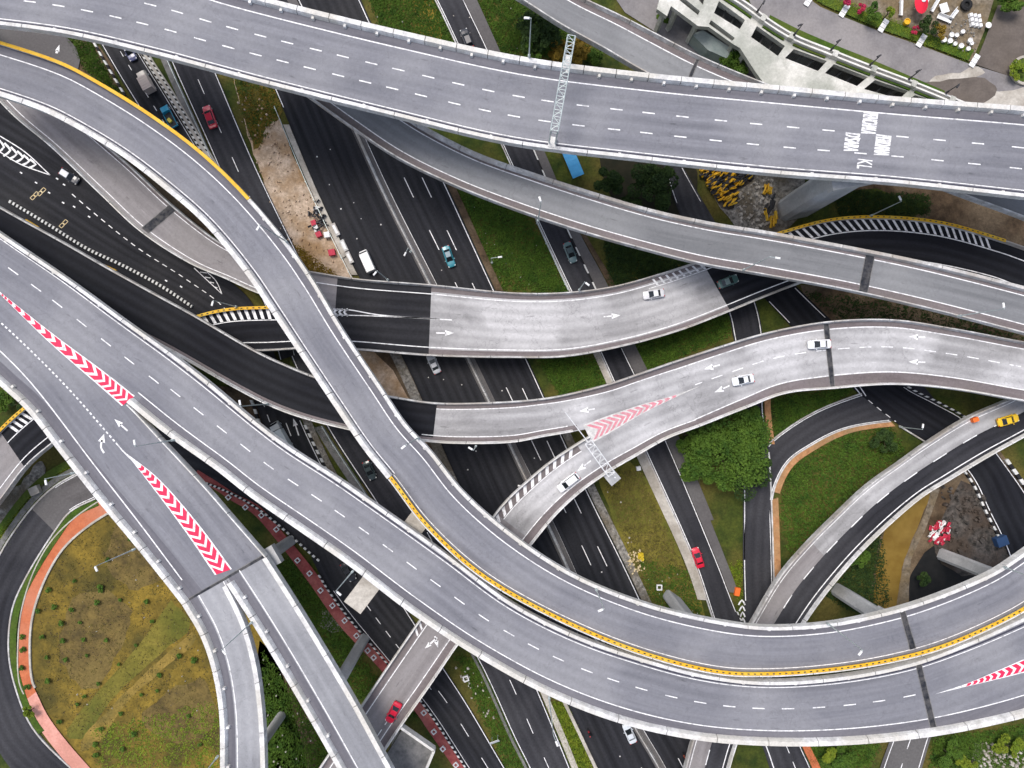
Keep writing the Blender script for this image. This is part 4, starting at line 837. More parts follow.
# road lettering on the top viaduct
def lettering(txt, px, py, z, ang, h, wscale, parent):
    cu = bpy.data.curves.new('lettering', 'FONT'); cu.body = txt; cu.size = 1; cu.align_x = 'CENTER'; cu.align_y = 'CENTER'; cu.offset = 0 if len(txt) > 2 else .01
    t = bpy.data.objects.new('tmp', cu); COL.objects.link(t); dg = bpy.context.evaluated_depsgraph_get()
    me = bpy.data.meshes.new_from_object(t.evaluated_get(dg)); bpy.data.objects.remove(t)
    xs = [v.co.x for v in me.vertices]; ys = [v.co.y for v in me.vertices]; w0 = max(xs) - min(xs); h0 = max(ys) - min(ys); cx = (max(xs) + min(xs)) / 2; cy = (max(ys) + min(ys)) / 2
    for v in me.vertices: v.co.x = (v.co.x - cx) / w0 * wscale; v.co.y = (v.co.y - cy) / h0 * h; v.co.z = 0
    b2 = bmesh.new(); b2.from_mesh(me)   # thicken the strokes sideways
    for k_, sh_ in enumerate((-.10, .10) if len(txt) > 2 else ()):
        t2 = me.copy(); t2.transform(Matrix.Translation((sh_ * .8, 0, .003 * (k_ + 1)))); b2.from_mesh(t2); bpy.data.meshes.remove(t2)
    b2.to_mesh(me); b2.free()
    me.materials.clear(); me.materials.append(M['paint'])
    o = bpy.data.objects.new('road_lettering', me); link(o, parent); o.location = P(px, py, z) + Vector((0, 0, .035)) - parent.location; o.rotation_euler.z = ang
lettering('PENCHALA', 869.5, 123.5, 26.5, math.radians(-97), 2.45, 3.35, vA)
lettering("D'SARA", 852, 142.5, 26.5, math.radians(-97), 2.5, 2.9, vA)
lettering('PERDANA', 882.5, 145.5, 26.5, math.radians(-97), 2.5, 3.25, vA)
lettering('KL', 864.5, 164.5, 26.5, math.radians(-97), 2.4, 1.6, vA)

# ================================================================== GANTRIES
def truss(e, a, b, w, h, m, n=12, r=.07):
    a, b = Vector(a), Vector(b); d = (b - a).normalized(); q = Vector((-d.y, d.x, 0)) * (w / 2); up = Vector((0, 0, h)); C = []
    for off in (q, -q, q + up, -q + up):
        mb = MB(); mb.tube(a + off, b + off, r, r, 6); mb.build('chord', m, e)
    L = (b - a).length
    for i in range(n + 1):
        p = a + d * (L * i / n); k = a + d * (L * min(i + 1, n) / n); s = 1 if i % 2 else -1
        mb = MB(); mb.tube(p + q, p - q, r * .6, n=4); mb.tube(p + q + up, p - q + up, r * .6, n=4); mb.tube(p + q, p + q + up, r * .6, n=4); mb.tube(p - q, p - q + up, r * .6, n=4)
        if i < n:
            mb.tube(p + q * s + up, k - q * s + up, r * .6, n=4); mb.tube(p + q, k + q + up, r * .5, n=4); mb.tube(p - q, k - q + up, r * .5, n=4)
        mb.build('brace', m, e)
e = empty('sign_gantry', P(558, 100, 27), 'pale green steel lattice gantry spanning the top three lane viaduct', 'gantry')
a, b = P(571, 39, 34), P(554, 133, 34); truss(e, a, b, 1.15, 1.1, M['steel'], 14, .085)
for t, (x, y) in ((0.0, (567, 63)), (1.0, (552, 144))):
    c = a.lerp(b, t); bz = 26.0
    dd = (b - a).normalized(); q = Vector((-dd.y, dd.x, 0)) * .5; base = P(x, y, 26.5)
    for s in (-1, 1):
        mb = MB(); mb.tube((base.x + q.x * s, base.y + q.y * s, bz), (c.x + q.x * s, c.y + q.y * s, 35), .13, .13, 8); mb.build('post', M['steel'], e)
    mb = MB(); mb.box((base.x, base.y, 27.0), (1.7, 1.2, 1.0), math.atan2(dd.y, dd.x)); mb.build('footing', M['parapet'], e)
a, b = P(571, 39, 34), P(554, 133, 34)
e = empty('sign_gantry', P(600, 460, 13), 'white steel lattice gantry over the pale ramp by the worn red chevrons', 'gantry')
a, b = P(588, 442, 19.5), P(611, 474, 19.5); truss(e, a, b, 1.3, .9, M['steel_w'], 7, .08)
for x, y in ((586, 441), (609, 472)):
    base = P(x, y, 13); mb = MB(); mb.tube((base.x, base.y, 12.8), (base.x, base.y, 20.2), .2, .16, 8); mb.build('post', M['steel_w'], e)
base = P(612, 477, 13); mb = MB(); mb.box((base.x, base.y, 12.6), (2.4, 2.2, 1.2), math.radians(-50)); mb.build('bracket', M['conc'], e)
c = P(588, 442, 20); h = P(565, 412, 20.4); mb = MB(); mb.tube(c, h, .09, .07, 6); mb.build('arm', M['steel_w'], e)

# ================================================================== LAMP POSTS
def lamp(bx, by, z, hx, hy, label, m='steel', h=None):
    b = P(bx, by, z); rb_, rh = math.dist((bx, by), (512, 384)), math.dist((hx, hy), (512, 384))
    hh = (CAMH - z) * (1 - rb_ / rh) if h is None else h; hh = min(max(hh, 4), 12.5); top = Vector((b.x, b.y, z + hh)); hd = P(hx, hy, z + hh)
    if (hd - top).length < .4: hd = top + (Vector((1, 0, 0)) if not (hd - top).length else (hd - top).normalized()) * .6
    e = empty('street_lamp', b, label, 'street lamp', 'street lamps along the viaducts and roads')
    mb = MB(); mb.tube((b.x, b.y, z), (b.x, b.y, z + .8), .22, .2, 8); mb.build('base', M[m], e)
    mb = MB(); mb.tube((b.x, b.y, z + .8), top, .12, .06, 8); mb.build('pole', M[m], e)
    d = (hd - top); mb = MB(); mb.tube(top, hd, .05, .04, 6); mb.build('arm', M[m], e)
    mb = MB(); mb.box(hd + Vector((0, 0, .0)), (.85, .34, .14), math.atan2(d.y, d.x), .8); mb.build('lamp_head', M['white' if m != 'steel_d' else 'steel_d'], e)
ZL = {'A': 27.3, 'N': 22.4, 'G': 22.8, 'K': 13.8, 'F': 16.8, 'D': 7.3}
for t in [(529, 57, ZL['A'], 529, 18, 'street lamp on the top viaduct edge left of the lattice gantry'), (135, 549, ZL['N'], 96, 569, 'street lamp leaning over the dry field from the forked viaduct'),
          (74, 473, ZL['N'], 45, 479, 'street lamp beside the loop road below the yellow-edged ramp'), (252, 622, ZL['N'], 222, 650, 'street lamp in the split between the two fork arms'),
          (218, 756, ZL['N'], 207, 770, 'street lamp at the bottom of the left fork arm'), (549, 697, ZL['N'], 557, 744, 'street lamp at the lower edge of the two lane viaduct above the grass verge'),
          (237, 307, ZL['D'], 213, 301, 'street lamp at the yellow hatched barrier left of the s-shaped ramp'), (268, 404, ZL['K'], 240, 404, 'street lamp over the brown soil beside the black asphalt ramp'),
          (538, 221, ZL['F'], 540, 199, 'street lamp on the grey ramp above the grass strip'), (743, 270, ZL['F'], 778, 258, 'street lamp on the grey ramp near the round stain'),
          (958, 316, ZL['F'], 1004, 307, 'street lamp on the grey ramp near the right edge'), (870, 216, ZL['D'], 901, 200, 'street lamp at the top of the yellow barrier bend'),
          (827, 623, ZL['G'], 862, 651, 'street lamp arching over the s-shaped ramp above the two-tone ramp'), (1004, 567, ZL['G'], 1030, 590, 'street lamp on the s-shaped ramp close to the right edge'),
          (596, 589, ZL['G'], 604, 609, 'street lamp on the s-shaped ramp at lower centre'), (418, 438, ZL['G'], 406, 445, 'street lamp on the s-shaped ramp beside the black to pale joint'),
          (287, 242, ZL['G'], 258, 228, 'street lamp on the s-shaped ramp beside the sand lot'), (174, 440, ZL['N'], 135, 446, 'street lamp at the narrow gap between viaducts at left'), (353, 571, ZL['N'], 337, 592, 'street lamp at the lower viaduct edge by the black asphalt road'),
          (476, 446, ZL['K'], 473, 450, 'street lamp on the pale ramp edge above the dark motorway'), (579, 290, ZL['D'], 586, 283, 'street lamp on the pale viaduct edge near the dark green car'),
          (388, 280, ZL['D'], 376, 272, 'street lamp on the pale viaduct edge beside the white van'), (411, 252, .9, 405, 254, 'street lamp on the motorway median above the pale viaduct'),
          (492, 263, 0, 500, 257, 'street lamp on the grass beside the motorway'), (526, 484, .9, 520, 486, 'street lamp on the motorway median below the pale ramp'),
          (900, 427, .1, 923, 426, 'street lamp at the dark junction beside the two-tone ramp')]:
    lamp(*t)
for i, (bx, by, hx, hy) in enumerate([(794, 35, 800, 25), (831, 50, 840, 40), (870, 65, 879, 56), (909, 79, 918, 71), (946, 93, 958, 86), (757, 12, 764, 2)]):
    lamp(bx, by, 9.2, hx, hy, ['short black lamp on the podium wall, second from left', 'short black lamp on the podium wall, third from left', 'short black lamp on the podium wall, fourth from left', 'short black lamp on the podium wall, fifth from left', 'short black lamp on the podium wall, rightmost one', 'short black lamp on the podium wall, leftmost one'][i], 'steel_d', 4.0)

# ================================================================== VEHICLES
def loft(mb, secs, cap=True):
    n = len(secs[0]); vs = [v for s_ in secs for v in s_]; fs = []
    for k in range(len(secs) - 1):
        for i in range(n):
            j = (i + 1) % n; fs.append((k * n + i, (k + 1) * n + i, (k + 1) * n + j, k * n + j))
    if cap: fs += [tuple(range(n)), tuple(range((len(secs) - 1) * n, len(secs) * n))[::-1]]
    mb.add(vs, fs)
def body_sec(x, w, zb, zt, r=.12):
    w /= 2; return [(x, -w + r * .4, zb), (x, w - r * .4, zb), (x, w, zb + .15), (x, w, zt - .22), (x, w - .07, zt - .06), (x, w - .22, zt), (x, 0, zt + .03), (x, -w + .22, zt), (x, -w + .07, zt - .06), (x, -w, zt - .22), (x, -w, zb + .15)]
def wheel_parts(e, xs, tw, r=.33, w=.22):
    for x in xs:
        for s in (-1, 1):
            mb = MB(); mb.tube((x, s * (tw / 2 - w), r), (x, s * tw / 2, r), r, r, 16); o = mb.build('wheel', M['tyre'], e, loc=Vector((0, 0, 0)))
            mb = MB(); mb.tube((x, s * (tw / 2), r), (x, s * (tw / 2 + .015), r), r * .6, r * .6, 10); mb.build('rim', M['steel_w'], o, loc=Vector((0, 0, 0)))
Z0 = Vector((0, 0, 0))
def vehicle(name, px, py, z, hx, hy, label, cat, col, kind='car', roof=None, L=4.4, W=1.78, scale=.95):
    c = P(px, py, z); ang = math.atan2(-(hy), hx)
    e = empty(name, c, label, cat, rz=ang); p = paint(col); rp = paint(roof) if roof else p
    e.scale = (scale,) * 3
    def bld(mb, n, m, par=e): return mb.build(n, m, par, loc=Z0)
    if kind in ('car', 'hatch', 'suv'):
        h = L / 2; mb = MB(); tz = .82 if kind != 'suv' else .95
        loft(mb, [body_sec(-h, W * .80, .38, tz - .16), body_sec(-h + .12, W * .92, .28, tz - .03), body_sec(-h + .5, W * .99, .22, tz + .03), body_sec(-.5, W, .2, tz + .04), body_sec(h - 1.55, W, .2, tz), body_sec(h - .6, W * .97, .22, tz - .09), body_sec(h - .14, W * .88, .28, tz - .20), body_sec(h, W * .70, .38, tz - .30)])
        bld(mb, 'body', p); rear = -h + (.75 if kind == 'car' else .25); fr = h - 1.15; rz_ = 1.42 if kind != 'suv' else 1.68; zb = tz - .02
        r0, r1 = rear + (.62 if kind == 'car' else .35), fr - .85; wb, wt = W * .44, W * .335
        V = [(rear, -wb * .92, zb), (rear, wb * .92, zb), (fr, wb * .9, zb - .02), (fr, -wb * .9, zb - .02), (r0, -wt, rz_), (r0, wt, rz_), (r1, wt * .97, rz_), (r1, -wt * .97, rz_)]
        for nm, f in (('rear_window', (0, 4, 5, 1)), ('windscreen', (2, 6, 7, 3)), ('side_window', (1, 5, 6, 2)), ('side_window', (3, 7, 4, 0))):
            mb = MB(); mb.add([V[i] for i in f], [(0, 1, 2, 3)]); bld(mb, nm, M['glass'])
        mb = MB(); t = .05; mb.add([(r0 - t, -wt - .03, rz_ - .05), (r0 - t, wt + .03, rz_ - .05), (r1 + t, wt + .03, rz_ - .05), (r1 + t, -wt - .03, rz_ - .05), (r0 + .08, -wt + .08, rz_ + .035), (r0 + .08, wt - .08, rz_ + .035), (r1 - .06, wt - .08, rz_ + .03), (r1 - .06, -wt + .08, rz_ + .03)], [(4, 7, 6, 5), (0, 4, 5, 1), (1, 5, 6, 2), (2, 6, 7, 3), (3, 7, 4, 0)]); bld(mb, 'roof', rp)
        for s in (-1, 1):   # pillars
            for q0, q1 in ((V[0 if s < 0 else 1], V[4 if s < 0 else 5]), (V[3 if s < 0 else 2], V[7 if s < 0 else 6])):
                mb = MB(); mb.tube(q0, q1, .05, .05, 4); bld(mb, 'pillar', p)
            mb = MB(); mb.box((h - .24, s * W * .33, tz - .26), (.28, .34, .12), s * -.25); bld(mb, 'headlight', M['lamp_clear'])
            mb = MB(); mb.box((-h + .12, s * W * .36, tz - .12), (.16, .3, .16), 0); bld(mb, 'tail_light', M['lamp_red'])
            mb = MB(); mb.box((fr - .35, s * (W / 2 + .1), tz + .06), (.14, .2, .12), 0); bld(mb, 'mirror', p)
        wheel_parts(e, (-h + .85, h - .85), W)
    elif kind == 'van':
        h = L / 2; mb = MB(); loft(mb, [body_sec(-h, W * .94, .3, 1.95), body_sec(-h + .15, W, .25, 2.02), body_sec(h - 1.1, W, .25, 2.02), body_sec(h - .75, W * .96, .25, 1.9), body_sec(h - .35, W * .93, .25, 1.25), body_sec(h, W * .82, .35, .95)]); bld(mb, 'body', p)
        mb = MB(); mb.add([(h - .72, -W * .40, 1.93), (h - .72, W * .40, 1.93), (h - .33, W * .41, 1.32), (h - .33, -W * .41, 1.32)], [(0, 3, 2, 1)]); bld(mb, 'windscreen', M['glass'])
        for i in range(4): mb = MB(); mb.box((-h + .8 + i * .7, 0, 2.05), (.06, W * .7, .03)); bld(mb, 'roof_rib', rp)
        for s in (-1, 1): mb = MB(); mb.box((h - .15, s * W * .33, .85), (.2, .3, .15)); bld(mb, 'headlight', M['lamp_clear'])
        wheel_parts(e, (-h + .8, h - .8), W)
    elif kind in ('lorry', 'pickup'):
        h = L / 2; cab = 1.7; mb = MB(); ct = 2.1 if kind == 'lorry' else 1.55
        loft(mb, [body_sec(h - cab, W * .95, .4, ct), body_sec(h - .6, W * .95, .4, ct - .03), body_sec(h - .12, W * .9, .4, ct * .62), body_sec(h, W * .84, .45, ct * .5)]); bld(mb, 'cab', p)
        mb = MB(); mb.add([(h - .57, -W * .40, ct + .0), (h - .57, W * .40, ct + .0), (h - .12, W * .4, ct * .66), (h - .12, -W * .4, ct * .66)], [(0, 3, 2, 1)]); bld(mb, 'windscreen', M['glass'])
        mb = MB(); mb.box((-.3, 0, .55), (L - .8, W * .5, .3)); bld(mb, 'chassis', M['steel_d'])
        if kind == 'lorry':
            mb = MB(); mb.box((-cab / 2 - .1, 0, 1.75), (L - cab - .25, W * 1.06, 2.1)); bld(mb, 'cargo_box', rp)
            for i in range(5): mb = MB(); mb.box((-h + .5 + i * (L - cab - .6) / 5, 0, 2.82), (.07, W * 1.0, .05)); bld(mb, 'box_rib', rp)
        else:
            bl = L - cab - .2; cx = -cab / 2 - .1
            mb = MB(); mb.box((cx, 0, .75), (bl, W, .12)); bld(mb, 'load_bed', M['steel_d'])
            for s in (-1, 1): mb = MB(); mb.box((cx, s * (W / 2 - .04), 1.0), (bl, .08, .5)); bld(mb, 'bed_side', p)
            mb = MB(); mb.box((cx - bl / 2 + .04, 0, 1.0), (.08, W - .17, .5)); bld(mb, 'tailgate', p)
            mb = MB(); mb.box((cx, .2, 1.05), (.9, .7, .45), .3); bld(mb, 'load', rp)
        wheel_parts(e, (-h + .9, h - .8), W, .4)
    return e
DK = (.02, .022, .03)
vehicle('car', 131, 53, .1, 10, 20, 'white hatchback with dark bonnet just emerging below the top viaduct at upper left', 'car', (.10, .11, .22), 'hatch', (.75, .76, .8), 4.0)
vehicle('truck', 149, 84, .1, -9, -17, 'beige box truck between the white hatchback and the blue pickup', 'truck', (.55, .5, .44), 'lorry', (.50, .42, .38), 4.9, 1.9)
vehicle('pickup_truck', 171, 118, .1, -10, -19, 'bright blue pickup with a yellow load beside the yellow roller barrier', 'pickup truck', (.02, .30, .48), 'pickup', (.65, .55, .08), 5.2, 1.75)
vehicle('car', 211, 118, .1, -7, -19, 'dark red hatchback on the dark road left of the sand lot', 'car', (.42, .005, .035), 'car', None, 5.0, 1.9)
vehicle('car', 71, 177, .12, 14, 9, 'black car with white roof on the wide dark road at upper left', 'car', (.04, .045, .06), 'hatch', (.72, .74, .78), 4.4)
vehicle('van', 368, 262, .1, -8, -18, 'white van on the motorway above the pale viaduct', 'van', (.78, .78, .78), 'van', None, 4.8, 1.95)
vehicle('car', 449, 257, .1, 7, 20, 'teal blue sedan on the motorway right of the median', 'car', (.03, .22, .28), 'car', (.02, .10, .15), 4.6)
vehicle('car', 434, 364, .1, -8, -17, 'silver car half hidden below the pale viaduct on the motorway', 'car', (.5, .52, .55), 'car', None, 4.3)
vehicle('car', 467, 40, .1, -7, -18, 'black car with pale roof entering under the top viaduct', 'car', DK, 'suv', (.03, .03, .04), 4.3)
vehicle('car', 570, 253, .1, 7, 18, 'dark green sedan on the narrow road beside the brown pavement', 'car', (.10, .17, .18), 'car', (.05, .08, .09), 4.5)
vehicle('car', 653, 294.5, 6.6, -19, 3, 'white sedan with red tail lamps on the pale viaduct below the hatching', 'car', (.6, .6, .62), 'car', (.75, .76, .78), 4.3)
vehicle('car', 727, 282, 6.6, 18, -7, 'dark green car at the start of the black asphalt section', 'car', (.05, .11, .10), 'car', (.16, .22, .21), 4.3)
vehicle('car', 742, 380, 13.05, -19, 4, 'white sedan following behind the silver car on the pale viaduct, left one of two', 'car', (.72, .74, .77), 'car', None, 4.2)
vehicle('car', 818, 344.5, 13.05, -20, 1, 'white sedan just left of the dark joint on the pale viaduct', 'car', (.76, .77, .79), 'car', None, 4.4)
vehicle('car', 568, 482, 13.05, -18, 14, 'white car with black bonnet on the ramp below the white lattice gantry', 'car', (.75, .76, .78), 'hatch', (.8, .8, .8), 4.7)
vehicle('car', 697, 557, .1, -6, -19, 'bright red car on the narrow road below the watermark area', 'car', (.60, .01, .04), 'car', None, 4.4)['label'] = 'bright red car on the narrow road beside the pale footpath, right of the grass verge'
vehicle('taxi', 1006, 420, 6.7, 18, -5, 'yellow car on the two-tone ramp near the right edge', 'car', (.80, .50, .01), 'car', None, 4.4)
vehicle('truck', 283, 436, .12, -8, -14, 'white box truck half hidden by the two lane viaduct', 'truck', (.55, .58, .60), 'lorry', (.62, .67, .69), 6.6, 2.1)
vehicle('car', 394, 711, 13.05, -9, 17, 'dark red car on the pale ramp between the forked viaduct and the platform', 'car', (.55, .01, .04), 'car', None, 4.3)
vehicle('car', 629, 732, .1, -7, -16, 'white car with blue windows below the lower viaduct edge', 'car', (.62, .66, .70), 'car', None, 4.4)
vehicle('car', 370, 470, .1, 7, 16, 'dark grey car in the shade left of the yellow roller barrier', 'car', (.03, .045, .05), 'car', None, 4.2)
vehicle('car', 349, 571, .12, 9, 15, 'black car half hidden by the lower viaduct beside the cycle path', 'car', DK, 'car', None, 4.3)
def motorbike(px, py, z, ax, ay, label, col):
    c = P(px, py, z); e = empty('motorcycle', c, label, 'motorcycle', rz=math.atan2(-ay, ax))
    for x in (-.62, .62): mb = MB(); mb.tube((x, -.06, .3), (x, .06, .3), .3, .3, 14); mb.build('wheel', M['tyre'], e, loc=Z0)
    mb = MB(); mb.box((0, 0, .6), (1.0, .28, .4), 0, .7); mb.build('body', paint(col), e, loc=Z0)
    mb = MB(); mb.tube((.5, -.35, 1.0), (.5, .35, 1.0), .03); mb.build('handlebar', M['steel_d'], e, loc=Z0)
    p = empty('person', c, 'rider in dark clothes and helmet on the ' + label, 'person', 'motorcycle riders', rz=math.atan2(-ay, ax))
    me = bpy.data.meshes.new('rider_body')
    V = [(-.2, 0, .85), (-.12, 0, 1.15), (0, 0, 1.42), (.05, 0, 1.52), (.08, 0, 1.66), (.02, .2, 1.38), (.25, .26, 1.18), (.47, .28, 1.05), (.02, -.2, 1.38), (.25, -.26, 1.18), (.47, -.28, 1.05), (-.15, .12, .85), (.28, .2, .82), (.12, .2, .42), (.22, .2, .34), (-.15, -.12, .85), (.28, -.2, .82), (.12, -.2, .42), (.22, -.2, .34)]
    E_ = [(0, 1), (1, 2), (2, 3), (3, 4), (2, 5), (5, 6), (6, 7), (2, 8), (8, 9), (9, 10), (0, 11), (11, 12), (12, 13), (13, 14), (0, 15), (15, 16), (16, 17), (17, 18)]
    me.from_pydata(V, E_, []); me.materials.append(M['black']); o = link(bpy.data.objects.new('body', me), p)
    o.modifiers.new('skin', 'SKIN'); rr = [.15, .15, .16, .06, .11, .08, .055, .04, .08, .055, .04, .1, .085, .06, .05, .1, .085, .06, .05]
    for i, v in enumerate(me.skin_vertices[0].data): v.radius = (rr[i], rr[i]); v.use_root = i == 0
    s_ = o.modifiers.new('sub', 'SUBSURF'); s_.levels = 1; s_.render_levels = 1
    mb = MB(); mb.lathe((.08, 0, 1.58), [(.08, 0), (.14, .05), (.15, .13), (.12, .22), (.05, .27)], 12); mb.build('helmet', paint(col), p, loc=Z0, smooth=True)
motorbike(589, 732, .1, 6, 14, 'red motorcycle on the motorway at the bottom', (.35, .02, .03))
motorbike(684, 756, .1, -6, -15, 'motorcycle beside the concrete ramp at the bottom', (.5, .1, .05))
motorbike(684, 752, .1, -6, -15, 'second motorcycle beside the concrete ramp at the bottom', (.1, .1, .12)) if 0 else None

# ================================================================== SMALL THINGS ON THE GROUND
def boxthing(name, label, cat, px, py, size, rz, m, z=0.0, group=None):
    c = P(px, py, z); mb = MB(); mb.box((c.x, c.y, z + size[2] / 2), size, math.radians(rz)); o = mb.build(name, m, loc=Vector((c.x, c.y, z))); o.location = (c.x, c.y, z); return tag(o, label, cat, group)
# blue roofed shelter by the brown pavement
c = P(570, 163, 0); e = empty('shelter', c, 'long blue roofed shelter beside the brown pavement below the lattice gantry', 'shelter', rz=math.radians(-67))
mb = MB(); mb.box((0, 0, 2.6), (7.5, 2.4, .12)); mb.build('roof', M['blue_roof'], e, loc=Z0)
for i in range(8): mb = MB(); mb.box((-3.3 + i * .94, 0, 2.68), (.07, 2.36, .05)); mb.build('roof_rib', M['blue_roof'], e, loc=Z0)
for x in (-3.3, 3.3):
    for y in (-1, 1): mb = MB(); mb.tube((x, y, 0), (x, y, 2.54), .07); mb.build('post', M['steel_d'], e, loc=Z0)
mb = MB(); mb.box((0, .7, .45), (5.5, .5, .08)); mb.build('bench', M['steel_d'], e, loc=Z0)
# yellow barrier stacks
def barrier_mesh():
    mb = MB(); pr = [(-.28, 0), (-.28, .12), (-.14, .3), (-.1, .8), (.1, .8), (.14, .3), (.28, .12), (.28, 0)]
    loft(mb, [[(-.75, y, z) for y, z in pr], [(.75, y, z) for y, z in pr]]); return mb
bm_y = bpy.data.meshes.new('barrier_yellow'); q = barrier_mesh(); bm_y.from_pydata([tuple(v) for v in q.v], [], q.f); bm_y.materials.append(M['yellow'])
bm_k = bm_y.copy(); bm_k.materials[0] = M['steel_d']; bm_r = bm_y.copy(); bm_r.materials[0] = M['barrier_red']; bm_w = bm_y.copy(); bm_w.materials[0] = M['white']
def cluster(name, poly, n, meshes, lab, grp, ang, jit, cat='barrier', smin=.8, smax=1.1, zmax=.8):
    k = 0; xs = [p[0] for p in poly]; ys = [p[1] for p in poly]
    while k < n:
        x, y = U(min(xs), max(xs)), U(min(ys), max(ys))
        if not inside(x, y, poly): continue
        me, lb = random.choice(meshes); o = bpy.data.objects.new(name, me); c = P(x, y, 0); o.location = (c.x, c.y, U(0, zmax) - .15); o.rotation_euler = (U(-.5, .5), U(-.15, .15), math.radians(ang) + U(-jit, jit)); s = U(smin, smax); o.scale = (s, s, s)
        link(o); tag(o, lab % lb, cat, grp % lb); k += 1
yl = '%s plastic road barrier lying in the heap beside the massive pier'
cluster('road_barrier', [(696, 168), (752, 172), (752, 180), (735, 186), (735, 206), (722, 206), (712, 192)], 190, [(bm_y, 'yellow'), (bm_k, 'black')], yl, '%s barriers in the yard', 35, .45, smin=.55, smax=.85, zmax=1.0)
cluster('road_barrier', [(764, 188), (772, 190), (776, 225), (764, 225)], 22, [(bm_y, 'yellow'), (bm_k, 'black')], yl.replace('heap', 'narrow row'), '%s barriers near the pier foot', 80, .4)
cluster('road_barrier', [(929, 527), (940, 521), (948, 524), (949, 536), (942, 543), (928, 541)], 70, [(bm_r, 'red'), (bm_w, 'white')], '%s plastic road barrier in the red and white pile by the muddy channel', '%s barriers by the muddy channel', 60, .5, smin=.5, smax=.7)
# building site clutter on the sand lot
cluster('scrap_bundle', [(306, 215), (322, 205), (328, 225), (322, 232), (308, 228)], 26, [(bm_k, 'black')], '%s scrap bundle dumped on the sand lot beside the motorway', '%s scrap bundles on the sand', 40, 1.5, 'scrap', .45, .8)
cluster('scrap_bundle', [(312, 196), (320, 200), (324, 212), (312, 214)], 10, [(bm_w, 'pale'), (bm_k, 'black')], '%s scrap piece at the top of the sand lot heap', '%s scrap pieces', 40, 1.5, 'scrap', .3, .5)
boxthing('crate', 'red crate upper of the two touching the black heap', 'crate', 314.5, 223.5, (1.0, 1.0, .8), 20, M['barrier_red'])
boxthing('crate', 'white crate with pink stripes between the two red crates', 'crate', 316.5, 228.5, (.9, 1.5, .6), 20, M['white'])
boxthing('crate', 'red crate lower of the two near the white tank', 'crate', 319.5, 235, (1.1, 1.0, .8), 25, M['barrier_red'])
boxthing('water_tank', 'white square tank beside the lower red crate', 'tank', 328, 235.5, (1.1, 1.1, 1.0), 10, M['white'])
boxthing('crate', 'bright red square crate alone in the middle of the sand lot', 'crate', 332.5, 253, (1.3, 1.2, .8), 12, M['barrier_red'])
for (x, y, l, lab) in ((336, 230, 2.6, 'upper concrete trough beside the motorway guard rail'), (344.5, 246, 2.4, 'middle concrete trough beside the motorway guard rail'), (350, 258, 2.4, 'lower concrete trough beside the motorway guard rail')):
    c = P(x, y, 0); e = empty('trough', c, lab, 'trough', rz=math.radians(-64)); mb = MB(); mb.box((0, 0, .3), (l, .9, .6)); mb.build('basin', M['parapet_old'], e, loc=Z0); mb = MB(); mb.box((0, 0, .62), (l * .7, .5, .05)); mb.build('lid', M['white'], e, loc=Z0)
boxthing('cement_bag', 'pale cement bag stack near the troughs', 'bag', 343, 256, (1.2, .8, .5), 30, M['paving'])
boxthing('traffic_barrel', 'orange plastic marker on the narrow gore above the small chevrons', 'marker', 736.5, 591, (1.0, 1.6, .7), -10, M['orange'])
boxthing('traffic_barrel', 'orange marker on the two-tone ramp left of the yellow car', 'marker', 973, 419.5, (1.1, .8, .9), 20, M['orange'], 6.65)
boxthing('electric_box', 'small pale cabinet under the white lattice gantry', 'cabinet', 638, 468, (.8, .8, 1.0), 10, M['white'])
boxthing('concrete_block', 'broken beige concrete block beside the loop road', 'block', 37, 490, (1.9, 1.6, 1.0), 25, M['paving'])
boxthing('shed', 'blue tarpaulin box beside the pale pier near the right edge', 'box', 998, 540, (2.2, 1.8, 1.4), 20, mat('blue_tarp', (.03, .07, .16)))
def lidded(px, py, label):   # sign board on two posts
    c = P(px, py, 0); e = empty('road_sign', c, label, 'road sign', rz=math.radians(20))
    for x in (-.6, .6): mb = MB(); mb.tube((x, 0, 0), (x, 0, 2.6), .06); mb.build('post', M['steel'], e, loc=Z0)
    mb = MB(); mb.add([(-1, -.2, 2.3), (1, -.2, 2.3), (1, .5, 3.1), (-1, .5, 3.1), (-1, -.14, 2.24), (1, -.14, 2.24), (1, .56, 3.04), (-1, .56, 3.04)], [(0, 1, 2, 3), (7, 6, 5, 4), (0, 4, 5, 1), (1, 5, 6, 2), (2, 6, 7, 3), (3, 7, 4, 0)]); mb.build('sign_board', M['steel_w'], e, loc=Z0)
lidded(495, 736, 'pale metal sign board on the grass verge at the bottom centre')
# planter boxes along the cycle path
def planter():
    mb = MB(); o, i = .55, .36
    for a, b, c2, d in ((-o, -o, o, -i), (-o, i, o, o), (-o, -i, -i, i), (i, -i, o, i)): mb.box(((a + c2) / 2, (b + d) / 2, .25), (c2 - a, d - b, .5))
    return mb
pm = bpy.data.meshes.new('planter'); q = planter(); pm.from_pydata([tuple(v) for v in q.v], [], q.f); pm.materials.append(M['white'])
for i, (x, y) in enumerate([(229, 497), (246, 507), (262, 515), (277, 529), (287, 545), (298, 560), (310, 573), (321, 590), (333, 605), (345, 620), (357, 635), (368, 650), (374, 657), (424, 712), (434, 731), (443, 748), (456, 764)]):
    c = P(x, y, 0); o = bpy.data.objects.new('planter_box', pm); o.location = (c.x, c.y, .08); o.rotation_euler.z = -.85; o.scale = (.82, .82, .82); link(o); tag(o, 'small white square planter standing along the red cycle path', 'planter', 'white planters along the cycle path')
